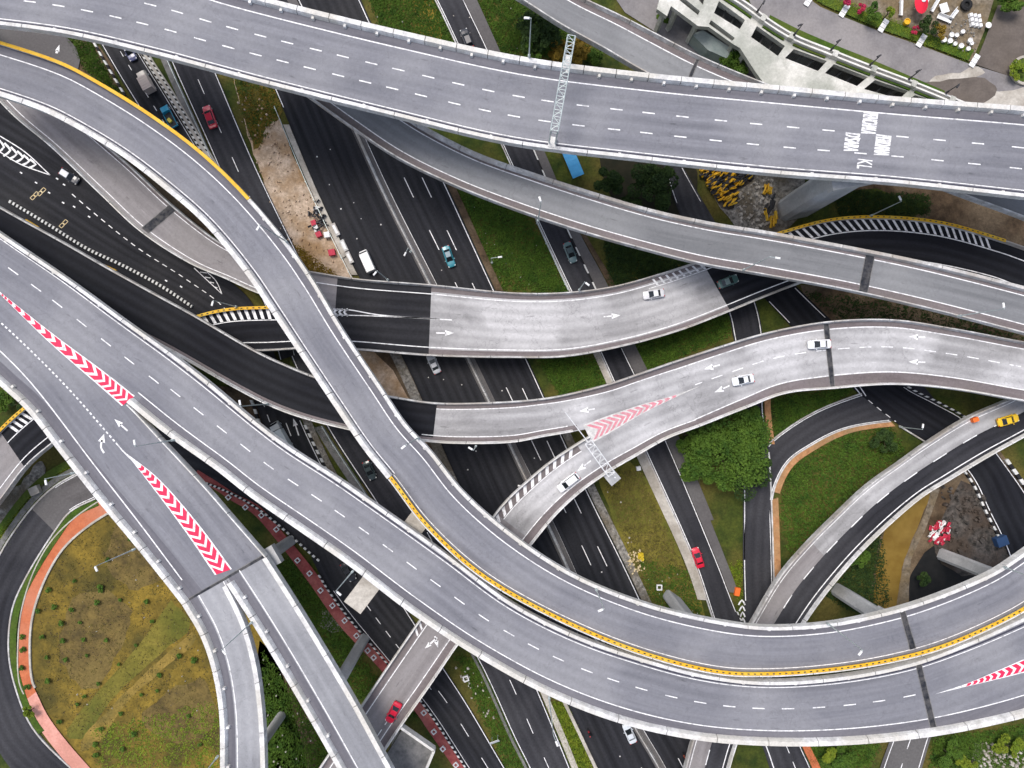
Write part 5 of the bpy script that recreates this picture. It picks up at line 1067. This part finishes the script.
for i, (x, y, lb) in enumerate([(659, 587, 'hollow white block on the grass verge just above the pale pier'), (466, 678, 'hollow white block on the grass strip beside the bottom road')]):
    c = P(x, y, 0); o = bpy.data.objects.new('hollow_block', pm); o.location = (c.x, c.y, 0); o.rotation_euler.z = .3 * i; link(o); tag(o, lb, 'block')

# ================================================================== TOP RIGHT: PODIUM BUILDING, GARDEN
zb = 8.0
e = empty('podium_building', P(800, 60, 0), 'white terraced car park podium with dark light wells at the top right', 'building')
# openings (px) and the frame between them, built as slabs with real voids
upper = [(716, -14), (735, -1), (752, 12), (768, 24), (793, 39), (830, 54), (868, 69), (896, 79), (930, 92), (965, 106), (1000, 122)]
lower = [(668, 6), (690, 24), (712, 42), (740, 58), (770, 78), (800, 92), (840, 105), (880, 118), (910, 130), (950, 145)]
ops = [[(719, 1), (745, 20), (740, 29), (714, 13)], [(757, 26), (785, 46), (778, 56), (751, 37)], [(794, 49), (827, 61), (818, 71), (785, 58)], [(834, 64), (868, 77), (857, 86), (825, 73)], [(875, 80), (908, 91), (900, 99), (864, 89)], [(915, 95), (945, 104), (938, 112), (905, 102)], [(953, 108), (985, 120), (978, 128), (945, 117)]]
slots = [[(678, -1), (685, -1), (700, 11), (698, 15)], [(694, -6), (705, -3), (703, 5)], [(711, 20), (735, 38), (732, 41), (709, 24)]]
PB = Road([(700, -26, 640, -20), (719, -10, 668, 8), (745, 7, 700, 34), (768, 24, 741, 62), (793, 39, 770, 80), (830, 54, 806, 96), (868, 69, 845, 110), (908, 84, 886, 124), (945, 99, 925, 140), (990, 118, 970, 160)], zb, 0, 6); ROADS.remove(PB)
def pbs(px, py): return PB.find(px, py)
wells = []
for o_ in ops:
    ss = [pbs(*c_) for c_ in o_]; wells.append((min(ss[0][0], ss[3][0]), max(ss[1][0], ss[2][0])))
fw0, fw1 = .10, .42
def slab(fa, fb, a, b, z1, z0, name, m, par=e):
    st = PB.stations(a, b); vs = []; fs = []
    for d in st: vs += [PB.at(d, fa, z1 - zb), PB.at(d, fb, z1 - zb), PB.at(d, fb, z0 - zb), PB.at(d, fa, z0 - zb)]
    for k in range(len(st) - 1):
        for i in range(4): j = (i + 1) % 4; fs.append((k * 4 + i, (k + 1) * 4 + i, (k + 1) * 4 + j, k * 4 + j))
    fs += [(0, 1, 2, 3), tuple(4 * (len(st) - 1) + i for i in (3, 2, 1, 0))]; return mesh_obj(name, vs, fs, m, par)
from mathutils.geometry import tessellate_polygon
def holed(name, outer, holes, z1, z0, m, par):
    loops = [[P(x, y, z1) for x, y in lp] for lp in [outer] + holes]; tri = tessellate_polygon(loops); vs = [v for lp in loops for v in lp]; n = len(vs)
    allv = [Vector(v) for v in vs] + [Vector((v.x, v.y, z0)) for v in vs]; fs = []
    for a, b, c_ in tri:
        nz = (vs[b] - vs[a]).cross(vs[c_] - vs[a]).z
        fs.append((a, b, c_) if nz > 0 else (a, c_, b)); fs.append((a + n, c_ + n, b + n) if nz > 0 else (a + n, b + n, c_ + n))
    k = 0
    for lp in loops:
        L_ = len(lp)
        for i in range(L_): fs.append((k + i, k + (i + 1) % L_, n + k + (i + 1) % L_, n + k + i))
        k += L_
    return mesh_obj(name, allv, fs, m, par)
outer = [(657, 9), (663, -16), (716, -20), (735, -1), (752, 12), (768, 24), (793, 39), (830, 54), (868, 69), (908, 84), (945, 99), (992, 118), (985, 150), (880, 138), (810, 116), (775, 98), (757, 74), (740, 48), (733, 44), (709, 27), (698, 26), (690, 20), (671, 6), (667, 16)]
holed('roof', outer, ops + slots, zb, zb - 1.1, M['roof_w'], e)
slab(-.02, .75, PB.S(745, 20), PB.len, .6, .3, 'lower_floor', M['steel_d'])  # dark colour stands in for the shade inside the wells
slab(-.035, -.0, 0, PB.len, zb + 1.1, 0, 'parapet_wall', M['roof_e']); slab(.05, .085, 0, PB.len, zb + 1.0, zb, 'parapet_wall', M['roof_e'])
for a, b in wells:
    if a > PB.len - 3: continue
    mid = (a + b) / 2; slab(.10, .135, a + .5, b - .5, zb + .35, zb, 'hedge_box', M['grass_lush'])
    c_ = PB.at(a - .6, .02, .0); t = PB.dirn(a); mb = MB(); mb.box((c_.x, c_.y, zb + .5), (1.0, 1.2, 1.3), math.atan2(t.y, t.x)); mb.build('wall_pier', M['roof_w'], e)
for lp in ops[:6]:
    for k in (.33, .66):
        a, b = P(*lp[0], 5), P(*lp[1], 5); c_, d_ = P(*lp[3], 5), P(*lp[2], 5); p0 = a.lerp(b, k); p1 = c_.lerp(d_, k); q_ = p1 - p0; m_ = (p0 + p1) / 2
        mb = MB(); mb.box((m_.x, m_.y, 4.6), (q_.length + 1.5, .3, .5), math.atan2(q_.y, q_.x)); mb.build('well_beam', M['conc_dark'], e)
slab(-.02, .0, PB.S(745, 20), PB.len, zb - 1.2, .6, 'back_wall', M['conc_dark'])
for x, y in ((664, 12), (676, 11), (697, 24), (735, 42), (712, -6), (745, 54), (764, 82)):
    c_ = P(x, y, 6.8); mb = MB(); mb.box((c_.x, c_.y, 3.45), (.8, .8, 6.85), .6); mb.build('column', M['roof_w'], e)
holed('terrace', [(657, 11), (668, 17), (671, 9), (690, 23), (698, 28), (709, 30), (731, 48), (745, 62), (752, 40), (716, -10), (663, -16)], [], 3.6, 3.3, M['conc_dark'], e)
flat('driveway', [(610, -10), (670, -10), (720, 40), (735, 75), (700, 60), (650, 28), (625, 12)], -.12, M['service'])
mb = MB(); mb.poly([P(x, y, 3.5) for x, y in ((692, 34), (703, 30), (728, 46), (735, 52), (726, 58), (708, 50))], 0, 3.5)
o = mb.build('pavilion', M['roof_g'], loc=P(712, 45, 0)); o.location = P(712, 45, 0); tag(o, 'low grey green roofed pavilion beside the round bush', 'pavilion')
# service road, hedge strip, garden
flat('service_road', [(740, -20), (795, -12), (820, 6), (843, 16), (880, 31), (920, 45), (968, 63), (1010, 76), (1060, 88), (1060, 120), (960, 112), (930, 94), (890, 78), (850, 62), (810, 46), (780, 28), (752, 6)], -.1, M['service'], jag=.3)
flat('worn_asphalt', [(840, 55), (900, 72), (925, 85), (905, 84), (870, 68)], -.09, M['paving'], smooth_n=4, jag=1)
flat('pale_pavement', [(925, 90), (935, 76), (960, 72), (975, 66), (985, 72), (970, 82), (1000, 92), (1040, 84), (1060, 100), (1060, 125), (960, 112)], -.08, M['paving'], smooth_n=3, jag=1)
flat('earth_patch', [(922, 82), (950, 80), (985, 78), (998, 90), (985, 103), (960, 104), (935, 96)], -.06, M['lot'], smooth_n=3, jag=1)
flat('brown_lot', [(998, 5), (1060, 8), (1060, 85), (1010, 76), (975, 64), (985, 40)], -.05, M['lot'])
flat('garden_ground', [(800, -20), (1000, -20), (985, 30), (972, 62), (920, 42), (880, 28), (845, 12)], -.1, M['bank'])
h2 = Road([(770, 15, 768, 21), (800, 30, 797, 36), (835, 45, 832, 51), (870, 59, 868, 65), (905, 74, 903, 80), (945, 91, 943, 97)], .0, 0, 6); ROADS.remove(h2)
o = surface(h2, M['grass_lush'], None, dz=.03, name='grass_verge'); o['kind'] = 'structure'
hs = Road([(795, -16, 798, -24), (822, 4, 828, -4), (845, 14, 849, 5), (880, 29, 884, 19), (920, 43, 924, 33), (968, 61, 974, 50)], .0, 0, 6); ROADS.remove(hs)
o = surface(hs, M['grass_lush'], None, dz=.1, name='grass_verge'); o['kind'] = 'structure'
for i, (x, y) in enumerate(((809, 0), (844, 11), (883, 26), (921, 41), (974, 61))):
    c_ = P(x, y, 0); e = empty('stepping_path', c_, ['pale stepping path across the hedge strip, leftmost', 'pale stepping path across the hedge strip, second from left', 'pale stepping path across the hedge strip, third from left', 'pale stepping path across the hedge strip, fourth from left', 'pale stepping path at the corner of the brown lot'][i], 'path', rz=math.radians(58))
    for k in range(3): mb = MB(); mb.box((-.95 + k * .95, 0, .14), (.85, 1.1, .12)); mb.build('paving_slab', M['white'], e, loc=Z0)
c_ = P(914, 9, 0); e = empty('parasol', c_, 'large red parasol in the garden at the top right', 'parasol')
mb = MB(); n = 16; vs = [(0, 0, 3.4)] + [(1.35 * math.cos(2 * math.pi * i / n), 2.3 * math.sin(2 * math.pi * i / n), 2.5) for i in range(n)] + [(1.3 * math.cos(2 * math.pi * i / n), 2.22 * math.sin(2 * math.pi * i / n), 2.42) for i in range(n)]
mb.add(vs, [(0, 1 + i, 1 + (i + 1) % n) for i in range(n)] + [(1 + i, 1 + n + i, 1 + n + (i + 1) % n, 1 + (i + 1) % n) for i in range(n)]); mb.build('canopy', mat('parasol_red', (.70, .02, .05)), e, loc=Z0)
mb = MB(); mb.tube((0, 0, 0), (0, 0, 3.4), .06); mb.build('pole', M['steel_w'], e, loc=Z0)
mb = MB(); mb.lathe((0, 0, 3.3), [(.45, 0), (.3, .12), (.05, .2)], 10); mb.build('top_cap', M['white'], e, loc=Z0)
c_ = P(965, 6, 0); mb = MB(); mb.lathe((c_.x, c_.y, 0), [(.75, 0), (1.15, .3), (1.15, .6), (.75, .75), (.55, .7), (.5, .3)], 18); o = mb.build('tyre_planter', M['tyre'], loc=c_); tag(o, 'black tyre planter lying behind the white garden furniture', 'planter'); o.location = c_
def potm(col):
    mb = MB(); mb.lathe((0, 0, 0), [(.28, 0), (.42, .5), (.45, .75), (.36, .76), (.33, .6)], 12); me = bpy.data.meshes.new('pot'); me.from_pydata([tuple(v) for v in mb.v], [], mb.f); me.materials.append(col); return me
pw = potm(M['white'])
for (x, y) in ((942, 41.5), (948, 42.5), (953.5, 45), (959, 47.5), (966.5, 50), (970, 44.5), (949.5, 36.5), (955, 36.5), (961, 33), (968, 42)):
    o = bpy.data.objects.new('pot', pw); c_ = P(x, y, 0); o.location = (c_.x, c_.y, -.05); s = U(.9, 1.15); o.scale = (s, s, s); link(o); tag(o, 'round white flower pot near the grass strip corner', 'pot', 'round white pots in the garden')
o = bpy.data.objects.new('pot', potm(M['yellow'])); c_ = P(904.5, 24, 0); o.location = c_; o.scale = (1.4,) * 3; link(o); tag(o, 'large yellow pot below the red parasol', 'pot')
def furn(x, y, w_, l_, rz, lab, nm='garden_bench', cat='bench'):
    c_ = P(x, y, 0); e = empty(nm, c_, lab, cat, rz=math.radians(rz))
    mb = MB(); mb.box((0, 0, .45), (l_, w_, .08)); mb.build('seat', M['white'], e, loc=Z0)
    mb = MB(); mb.box((0, w_ / 2, .8), (l_, .08, .6)); mb.build('backrest', M['white'], e, loc=Z0)
    for sx in (-1, 1):
        for sy in (-1, 1): mb = MB(); mb.box((sx * l_ * .42, sy * w_ * .4, .2), (.08, .08, .41)); mb.build('leg', M['white'], e, loc=Z0)
furn(900, 9, .7, 3.0, 88, 'long white bench left of the red parasol'); furn(925, 4, .7, 2.2, 72, 'white bench right of the red parasol'); furn(934, 6, .7, 3.0, 60, 'white slatted bench next to the pale table'); furn(952, 16, .8, 2.6, 52, 'white bench right of the pale table'); furn(943, 20, .8, 3.0, -22, 'white bench below the pale table')
e = empty('garden_table', P(942, 10, 0), 'broad white table among the garden benches', 'table', rz=.3)
mb = MB(); mb.box((0, 0, .75), (1.6, 1.9, .08)); mb.build('tabletop', M['white'], e, loc=Z0)
for sx in (-1, 1):
    for sy in (-1, 1): mb = MB(); mb.box((sx * .65, sy * .8, .36), (.1, .1, .7)); mb.build('leg', M['white'], e, loc=Z0)
for i in range(3):
    for j in range(3):
        c_ = P(969.5 + i * 4 + j * .8, 16 + j * 4.6 + i * .6, 0); mb = MB(); mb.box((0, 0, .3), (.68, .75, .6), 0, .85); o = mb.build('garden_stool', M['white'], loc=Z0); o.location = (c_.x, c_.y, 0); o.rotation_euler.z = .2; tag(o, 'pale stool standing in the tight block beside the brown lot', 'stool', 'block of pale garden stools')
for x, y, lb in ((986, 27, 'white round table nearest the brown lot'),):
    c_ = P(x, y, 0); e = empty('garden_table', c_, lb, 'table'); mb = MB(); mb.lathe((0, 0, .7), [(.6, 0), (.6, .08)], 14); mb.build('tabletop', M['white'], e, loc=Z0); mb = MB(); mb.tube((0, 0, 0), (0, 0, .7), .08); mb.build('leg', M['white'], e, loc=Z0)
c_ = P(1024, 71, 0); e = empty('round_planter', c_, 'round kerbed flower bed at the right edge beside the brown lot', 'planter')
mb = MB(); n = 28
vs = []; 
for r_, z_ in ((2.95, 0), (2.95, .45), (2.45, .45), (2.45, .1)): vs += [(r_ * math.cos(2 * math.pi * i / n), r_ * math.sin(2 * math.pi * i / n), z_) for i in range(n)]
mb.add(vs, [(k * n + i, k * n + (i + 1) % n, (k + 1) * n + (i + 1) % n, (k + 1) * n + i) for k in range(3) for i in range(n)]); mb.build('kerb_ring', M['paving'], e, loc=Z0)
mb = MB(); mb.add([(2.45 * math.cos(2 * math.pi * i / n), 2.45 * math.sin(2 * math.pi * i / n), .3) for i in range(n)], [tuple(range(n))]); mb.build('soil_bed', M['grass_lush'], e, loc=Z0)

# ================================================================== VEGETATION
def leaves(center, radii, n, size, clumps=14, seed=0, flatten=1.0):
    rnd = random.Random(seed); vs = []; fs = []; cl = []
    for i in range(clumps):
        u = rnd.uniform(-1, 1) if clumps > 6 else rnd.uniform(0, 1); u = max(u, -.35); t = rnd.uniform(0, 2 * math.pi); r = math.sqrt(max(0, 1 - u * u)); k = rnd.uniform(.30, .95)
        cl.append((Vector((r * math.cos(t) * k * radii[0], r * math.sin(t) * k * radii[1], u * k * radii[2])), rnd.uniform(.16, .46)))
    for i in range(n):
        c, s = cl[rnd.randrange(clumps)]; d = Vector((rnd.gauss(0, 1), rnd.gauss(0, 1), rnd.gauss(0, 1))).normalized() * (rnd.uniform(.5, 1.0) ** .5 * s)
        p = Vector(center) + c + Vector((d.x * radii[0], d.y * radii[1], d.z * radii[2]))
        a = Vector((rnd.gauss(0, 1), rnd.gauss(0, 1), rnd.gauss(0, .5))).normalized() * size * rnd.uniform(.6, 1.3); b = a.cross(Vector((rnd.gauss(0, .6), rnd.gauss(0, .6), 1)).normalized()) * .6; k = len(vs)
        vs += [p - a, p - b, p + a, p + b]; fs.append((k, k + 1, k + 2, k + 3))
    return vs, fs
def tree(px, py, rpx, h, label, leaf='leaf', n=7000, seed=1, asp=1.0, size=.28, name='tree', clumps=26):
    zc = h * .68; c = P(px, py, zc); r = rpx * (CAMH - zc) / FOC; e = empty(name, (c.x, c.y, 0), label, 'tree')
    mb = MB(); mb.tube((c.x, c.y, -.1), (c.x, c.y, h * .5), .35 * h / 9, .2 * h / 9, 8); mb.build('trunk', M['bark'], e)
    rnd = random.Random(seed)
    for i in range(6):
        t = i * 1.05 + rnd.random(); mb = MB(); mb.tube((c.x, c.y, h * (.35 + .03 * i)), (c.x + r * .6 * math.cos(t), c.y + r * .6 * math.sin(t), h * .75), .12 * h / 9, .04, 5); mb.build('limb', M['bark'], e)
    vs, fs = leaves((c.x, c.y, zc), (r, r * asp, h * .32), n, size, clumps, seed); mesh_obj('crown', vs, fs, M[leaf], e); return e
tree(722, 447, 46, 9, 'large bright green tree between the narrow road and the curved loop', 'leaf', 15000, 3, size=.26, clumps=30)
tree(745, 425, 22, 8, 'bright green side crown touching the pale viaduct edge', 'leaf', 5000, 61, size=.26, clumps=11)
tree(700, 472, 20, 6, 'lower spreading green crown left of the large bright tree', 'leaf', 3800, 62, size=.26, clumps=10)
tree(690, 436, 15, 6, 'small rounded green tree under the pale viaduct edge', 'leaf', 2400, 63, size=.24, clumps=8)
tree(745, 470, 26, 7, 'dark green tree at the right foot of the large bright tree', 'leaf_d', 5000, 5, clumps=18)
tree(540, 33, 22, 7, 'dark green tree left of the lattice gantry at the top', 'leaf_d', 5000, 4); tree(532, 50, 13, 5, 'small green tree under the lamp at the top viaduct edge', 'leaf', 2500, 14, clumps=10)
tree(560, 50, 12, 4.5, 'yellow-brown bush left of the lattice gantry', 'leaf_y', 2800, 6, clumps=10); tree(580, 50, 14, 4.5, 'olive bush right of the lattice gantry', 'leaf_y', 2600, 8, clumps=12); tree(595, 58, 9, 4, 'small green bush at the wedge between the two top ramps', 'leaf', 1600, 9, clumps=8)
tree(655, 186, 24, 8, 'dark dense tree beside the dark road under the top viaduct', 'leaf_d', 6000, 10, clumps=22); tree(612, 180, 16, 6, 'dark shrub tree right of the blue roofed shelter', 'leaf_d', 2800, 11, clumps=12); tree(632, 205, 13, 5, 'dark small tree above the grey ramp', 'leaf_d', 2200, 12, clumps=10)
tree(737, 63, 16, 5, 'round bright green bush between the top ramp and the podium', 'leaf', 4200, 13, clumps=18, size=.22); tree(661, 18, 9, 3.5, 'small green bush at the driveway entrance', 'leaf', 1500, 15, clumps=8)
tree(929, 26, 9, 3.5, 'flowering garden tree right of the red parasol', 'leaf_d', 1600, 16, clumps=10, size=.2); tree(940, 32, 7, 3, 'yellow flowering bush beside the white pots', 'leaf_y', 1000, 17, clumps=7, size=.2)
tree(875, 10, 9, 3.5, 'green garden bush left of the long white bench', 'leaf', 1400, 18, clumps=8, size=.2); tree(890, 12, 6, 4, 'tall bamboo clump behind the grass strip', 'leaf_l', 900, 19, clumps=6, size=.2)
M['flower'] = mat('magenta_flowers', (.35, .02, .08), (.45, .03, .05), 1, .8, 'World')
tree(862, 9, 5, 2, 'magenta flowering shrub behind the grass strip', 'flower', 500, 20, clumps=5, size=.18); tree(914, 29, 5, 2, 'magenta flowering shrub below the red parasol', 'flower', 500, 21, clumps=5, size=.18); tree(845, 3, 5, 2, 'crimson flowering shrub beside the second stepping path', 'flower', 400, 22, clumps=5, size=.18)
tree(1018, 70, 11, 2, 'low shrubs filling the round flower bed', 'leaf_l', 2500, 23, clumps=14, size=.2); tree(1010, 3, 14, 3.5, 'green hedge at the far top right corner', 'leaf', 2500, 24, clumps=12, asp=.5)
tree(820, 735, 20, 3, 'dense dark shrubs right of the orange footpath at the bottom', 'leaf_d', 10, 25) if 0 else None
for i, (x, y, r_, lf, lb) in enumerate([(845, 760, 14, 'leaf', 'dense green bush at the bottom between the two bottom right roads'), (830, 755, 9, 'leaf_l', 'lime bush beside the orange footpath at the bottom'), (950, 755, 16, 'leaf', 'dark green bush right of the bottom right road'), (968, 762, 11, 'leaf_l', 'bright green bush at the bottom right corner'), (1010, 748, 14, 'leaf_l', 'yellow green bush under the viaduct at the bottom right corner'),
                                        (925, 578, 8, 'leaf_d', 'small dark bush on the bank of the muddy channel'), (860, 560, 12, 'leaf', 'green bush between the two-tone ramp and the muddy channel'), (885, 440, 12, 'leaf_d', 'dark bush in the upper right of the enclosed green'), (24, 402, 16, 'leaf_d', 'dark bush above the yellow barrier at the left edge'), (5, 400, 12, 'leaf', 'green bush at the left edge beside the viaduct'),
                                        (100, 88, 7, 'leaf_d', 'small dark bush between the s-shaped ramp and the kerb'), (28, 712, 5, 'leaf_l', 'lime shrub at the break in the loop footpath')]):
    tree(x, y, r_, 2.6, lb, lf, 1800, 40 + i, clumps=12, size=.22)
# low shrubs in the dry field
vs, fs = leaves((0, 0, .35), (.8, .6, .45), 130, .2, 6, 99); sm = bpy.data.meshes.new('shrub'); sm.from_pydata([tuple(v) for v in vs], [], fs); sm.materials.append(M['leaf'])
for (x, y) in [(101, 587), (99, 601), (121, 600), (147, 600), (61, 622), (80, 623), (102, 590), (44, 637), (64, 640), (85, 639), (107, 640), (137, 645), (154, 622), (47, 657), (67, 658), (88, 655), (120, 664), (49, 679), (98, 684), (86, 695), (77, 704), (61, 722), (160, 675), (142, 695), (158, 691), (180, 655), (195, 658), (121, 712), (103, 728), (123, 747), (97, 744), (98, 755), (135, 733), (188, 715), (200, 745), (38, 610), (50, 590), (55, 605), (73, 610), (24, 636), (24, 648), (23, 667), (30, 687), (110, 560), (130, 540), (75, 580)]:
    o = bpy.data.objects.new('shrub', sm); c_ = P(x + U(-1, 1), y + U(-1, 1), 0); o.location = (c_.x, c_.y, -.15); o.rotation_euler.z = U(0, 6); s = U(.7, 1.25); o.scale = (s, s, s); link(o); tag(o, *(('dark little shrub overgrowing the orange footpath beside the loop road', 'shrub', 'shrubs on the orange footpath') if x < 40 and 600 < y < 700 else ('small green shrub planted in the dry field inside the loop road', 'shrub', 'shrubs planted in the dry field')))
# grass tufts as ground cover
def tufts(poly, n, leafs, size=.3, z=-.2, seed=0, hgt=.35):
    rnd = random.Random(seed); xs = [p[0] for p in poly]; ys = [p[1] for p in poly]; vs = []; fs = []; k = 0; tries = 0
    while k < n and tries < n * 6:
        tries += 1; x, y = rnd.uniform(min(xs), max(xs)), rnd.uniform(min(ys), max(ys))
        if not inside(x, y, poly) or any(inside(x, y, g_) for g_ in GRD): continue
        c = P(x, y, 0)
        for j in range(4):
            a = Vector((rnd.gauss(0, 1), rnd.gauss(0, 1), 0)).normalized() * size * rnd.uniform(.5, 1.2); b = Vector((-a.y, a.x, 0)) * .5; o_ = Vector((rnd.gauss(0, .3), rnd.gauss(0, .3), 0)); q = len(vs)
            vs += [c + o_ - b + Vector((0, 0, z)), c + o_ + b + Vector((0, 0, z)), c + o_ + a + Vector((0, 0, z + hgt * rnd.uniform(.5, 1.2)))]; fs.append((q, q + 1, q + 2))
        k += 1
    o = mesh_obj('grass', vs, fs, M[leafs]); o['kind'] = 'stuff'
tufts([(365, -10), (430, -10), (455, 45), (385, 35)], 1600, 'leaf', .3, seed=1); tufts([(450, 170), (520, 200), (570, 292), (500, 290)], 3000, 'leaf', .28, seed=2)
tufts([(470, -10), (520, -10), (600, 60), (500, 52)], 2200, 'leaf', .3, seed=3); tufts([(605, 235), (700, 262), (610, 292)], 1800, 'leaf_d', .3, seed=4)
tufts([(535, 355), (600, 358), (606, 385), (560, 395)], 1100, 'leaf', .3, seed=5); tufts([(632, 345), (730, 312), (730, 335), (640, 373)], 1500, 'leaf', .3, seed=6)
tufts([(775, 400), (860, 385), (775, 440)], 1200, 'leaf', .28, seed=7); tufts([(785, 470), (850, 430), (890, 425), (905, 450), (860, 485), (790, 560), (780, 520)], 2600, 'leaf', .3, seed=8)
tufts([(40, 600), (60, 540), (110, 500), (140, 500), (220, 620), (222, 768), (100, 768), (36, 700)], 1500, 'leaf_o', .22, seed=9, hgt=.2); tufts([(40, 600), (60, 540), (110, 500), (140, 500), (220, 620), (222, 768), (100, 768), (36, 700)], 500, 'bark', .18, seed=10, hgt=.3); tufts([(90, 730), (222, 700), (222, 768), (100, 768)], 900, 'leaf_l', .3, seed=11, hgt=.2)
tufts([(255, 560), (300, 560), (370, 670), (420, 720), (360, 700), (320, 660)], 2400, 'leaf', .3, seed=12); tufts([(262, 650), (310, 720), (340, 768), (266, 768)], 1500, 'leaf', .3, seed=13)
tufts([(455, 655), (478, 660), (530, 768), (505, 768)], 1300, 'leaf', .28, seed=14); tufts([(545, 700), (568, 705), (592, 768), (572, 768)], 900, 'leaf_l', .28, seed=15)
tufts([(600, 470), (640, 470), (700, 600), (650, 610)], 1600, 'leaf_o', .28, seed=16, hgt=.25); tufts([(640, 560), (690, 570), (705, 620), (650, 610)], 900, 'leaf', .28, seed=17)
tufts([(30, 500), (75, 460), (80, 472), (30, 509), (0, 556), (0, 530)], 900, 'leaf_l', .28, seed=18); tufts([(805, 740), (880, 745), (870, 768), (810, 768)], 1200, 'leaf', .3, seed=19); tufts([(935, 740), (1024, 725), (1024, 768), (930, 768)], 2000, 'leaf', .3, seed=20)
tufts([(235, 78), (275, 90), (279, 112), (258, 150), (248, 130)], 260, 'leaf', .26, seed=21); tufts([(235, 78), (275, 90), (279, 112), (258, 150), (248, 130)], 260, 'leaf_y', .26, seed=31); tufts([(290, 240), (355, 290), (290, 280)], 500, 'leaf_y', .28, seed=22); tufts([(320, 425), (365, 490), (350, 470), (312, 425)], 500, 'leaf_d', .28, seed=23)
tufts([(830, 190), (930, 195), (930, 215), (840, 215)], 1200, 'leaf_d', .3, seed=24); tufts([(725, 570), (742, 560), (742, 605)], 250, 'leaf_l', .25, seed=25); tufts([(815, 590), (880, 530), (890, 600), (870, 620)], 1500, 'leaf_d', .3, seed=26); tufts([(65, 35), (90, 42), (120, 95), (85, 70)], 700, 'leaf', .26, seed=27)
tufts([(800, 290), (1030, 320), (1024, 345), (840, 320)], 900, 'leaf_d', .3, seed=28); tufts([(795, -10), (800, -20), (970, 50), (967, 61), (845, 14)], 1200, 'leaf_l', .16, seed=29, z=.1, hgt=.12)
def stones(poly, n, m, smin, smax, seed, name='stone_rubble'):
    rnd = random.Random(seed); xs = [p[0] for p in poly]; ys = [p[1] for p in poly]; mb = MB(); k = 0
    while k < n:
        x, y = rnd.uniform(min(xs), max(xs)), rnd.uniform(min(ys), max(ys))
        if not inside(x, y, poly): continue
        c = P(x, y, 0); s = rnd.uniform(smin, smax); mb.box((c.x, c.y, s * .2 - .15), (s, s * rnd.uniform(.5, 1), s * .8), rnd.uniform(0, 3), rnd.uniform(.4, .8)); k += 1
    o = mb.build(name, M[m]); o['kind'] = 'stuff'
stones([(232, 90), (262, 100), (300, 175), (320, 215), (345, 268), (290, 262), (262, 185)], 150, 'sand', .1, .5, 12)
stones([(735, 185), (772, 178), (772, 235), (740, 222)], 140, 'paving', .2, .9, 1); stones([(940, 480), (985, 490), (995, 540), (950, 560)], 120, 'rubble_shade', .2, 1.0, 2); stones([(455, 668), (478, 665), (500, 720), (480, 715)], 25, 'paving', .15, .6, 3)
stones([(40, 590), (140, 520), (215, 620), (200, 720), (60, 720)], 30, 'paving', .08, .3, 4); stones([(600, 470), (700, 570), (700, 620), (640, 600)], 25, 'paving', .08, .35, 5); tree(641, 556, 5, 1.5, 'small yellow flowering bush beside the verge rubble', 'leaf_yy', 500, 71, clumps=5, size=.16)
stones([(625, 555), (640, 550), (646, 570), (630, 575)], 70, 'yellow_box', .15, .6, 6)
stones([(460, 180), (520, 205), (570, 290), (500, 290)], 14, 'paving', .1, .3, 7); stones([(925, 40), (980, 10), (975, 55), (940, 45)], 120, 'rubble', .1, .5, 8); stones([(262, 650), (300, 700), (330, 768), (268, 768)], 25, 'paving', .1, .5, 9)
stones([(365, -10), (520, -10), (520, 50), (380, 30)], 18, 'paving', .1, .4, 10); stones([(985, 742), (1024, 750), (1024, 768), (980, 768)], 120, 'paving', .1, .7, 11)
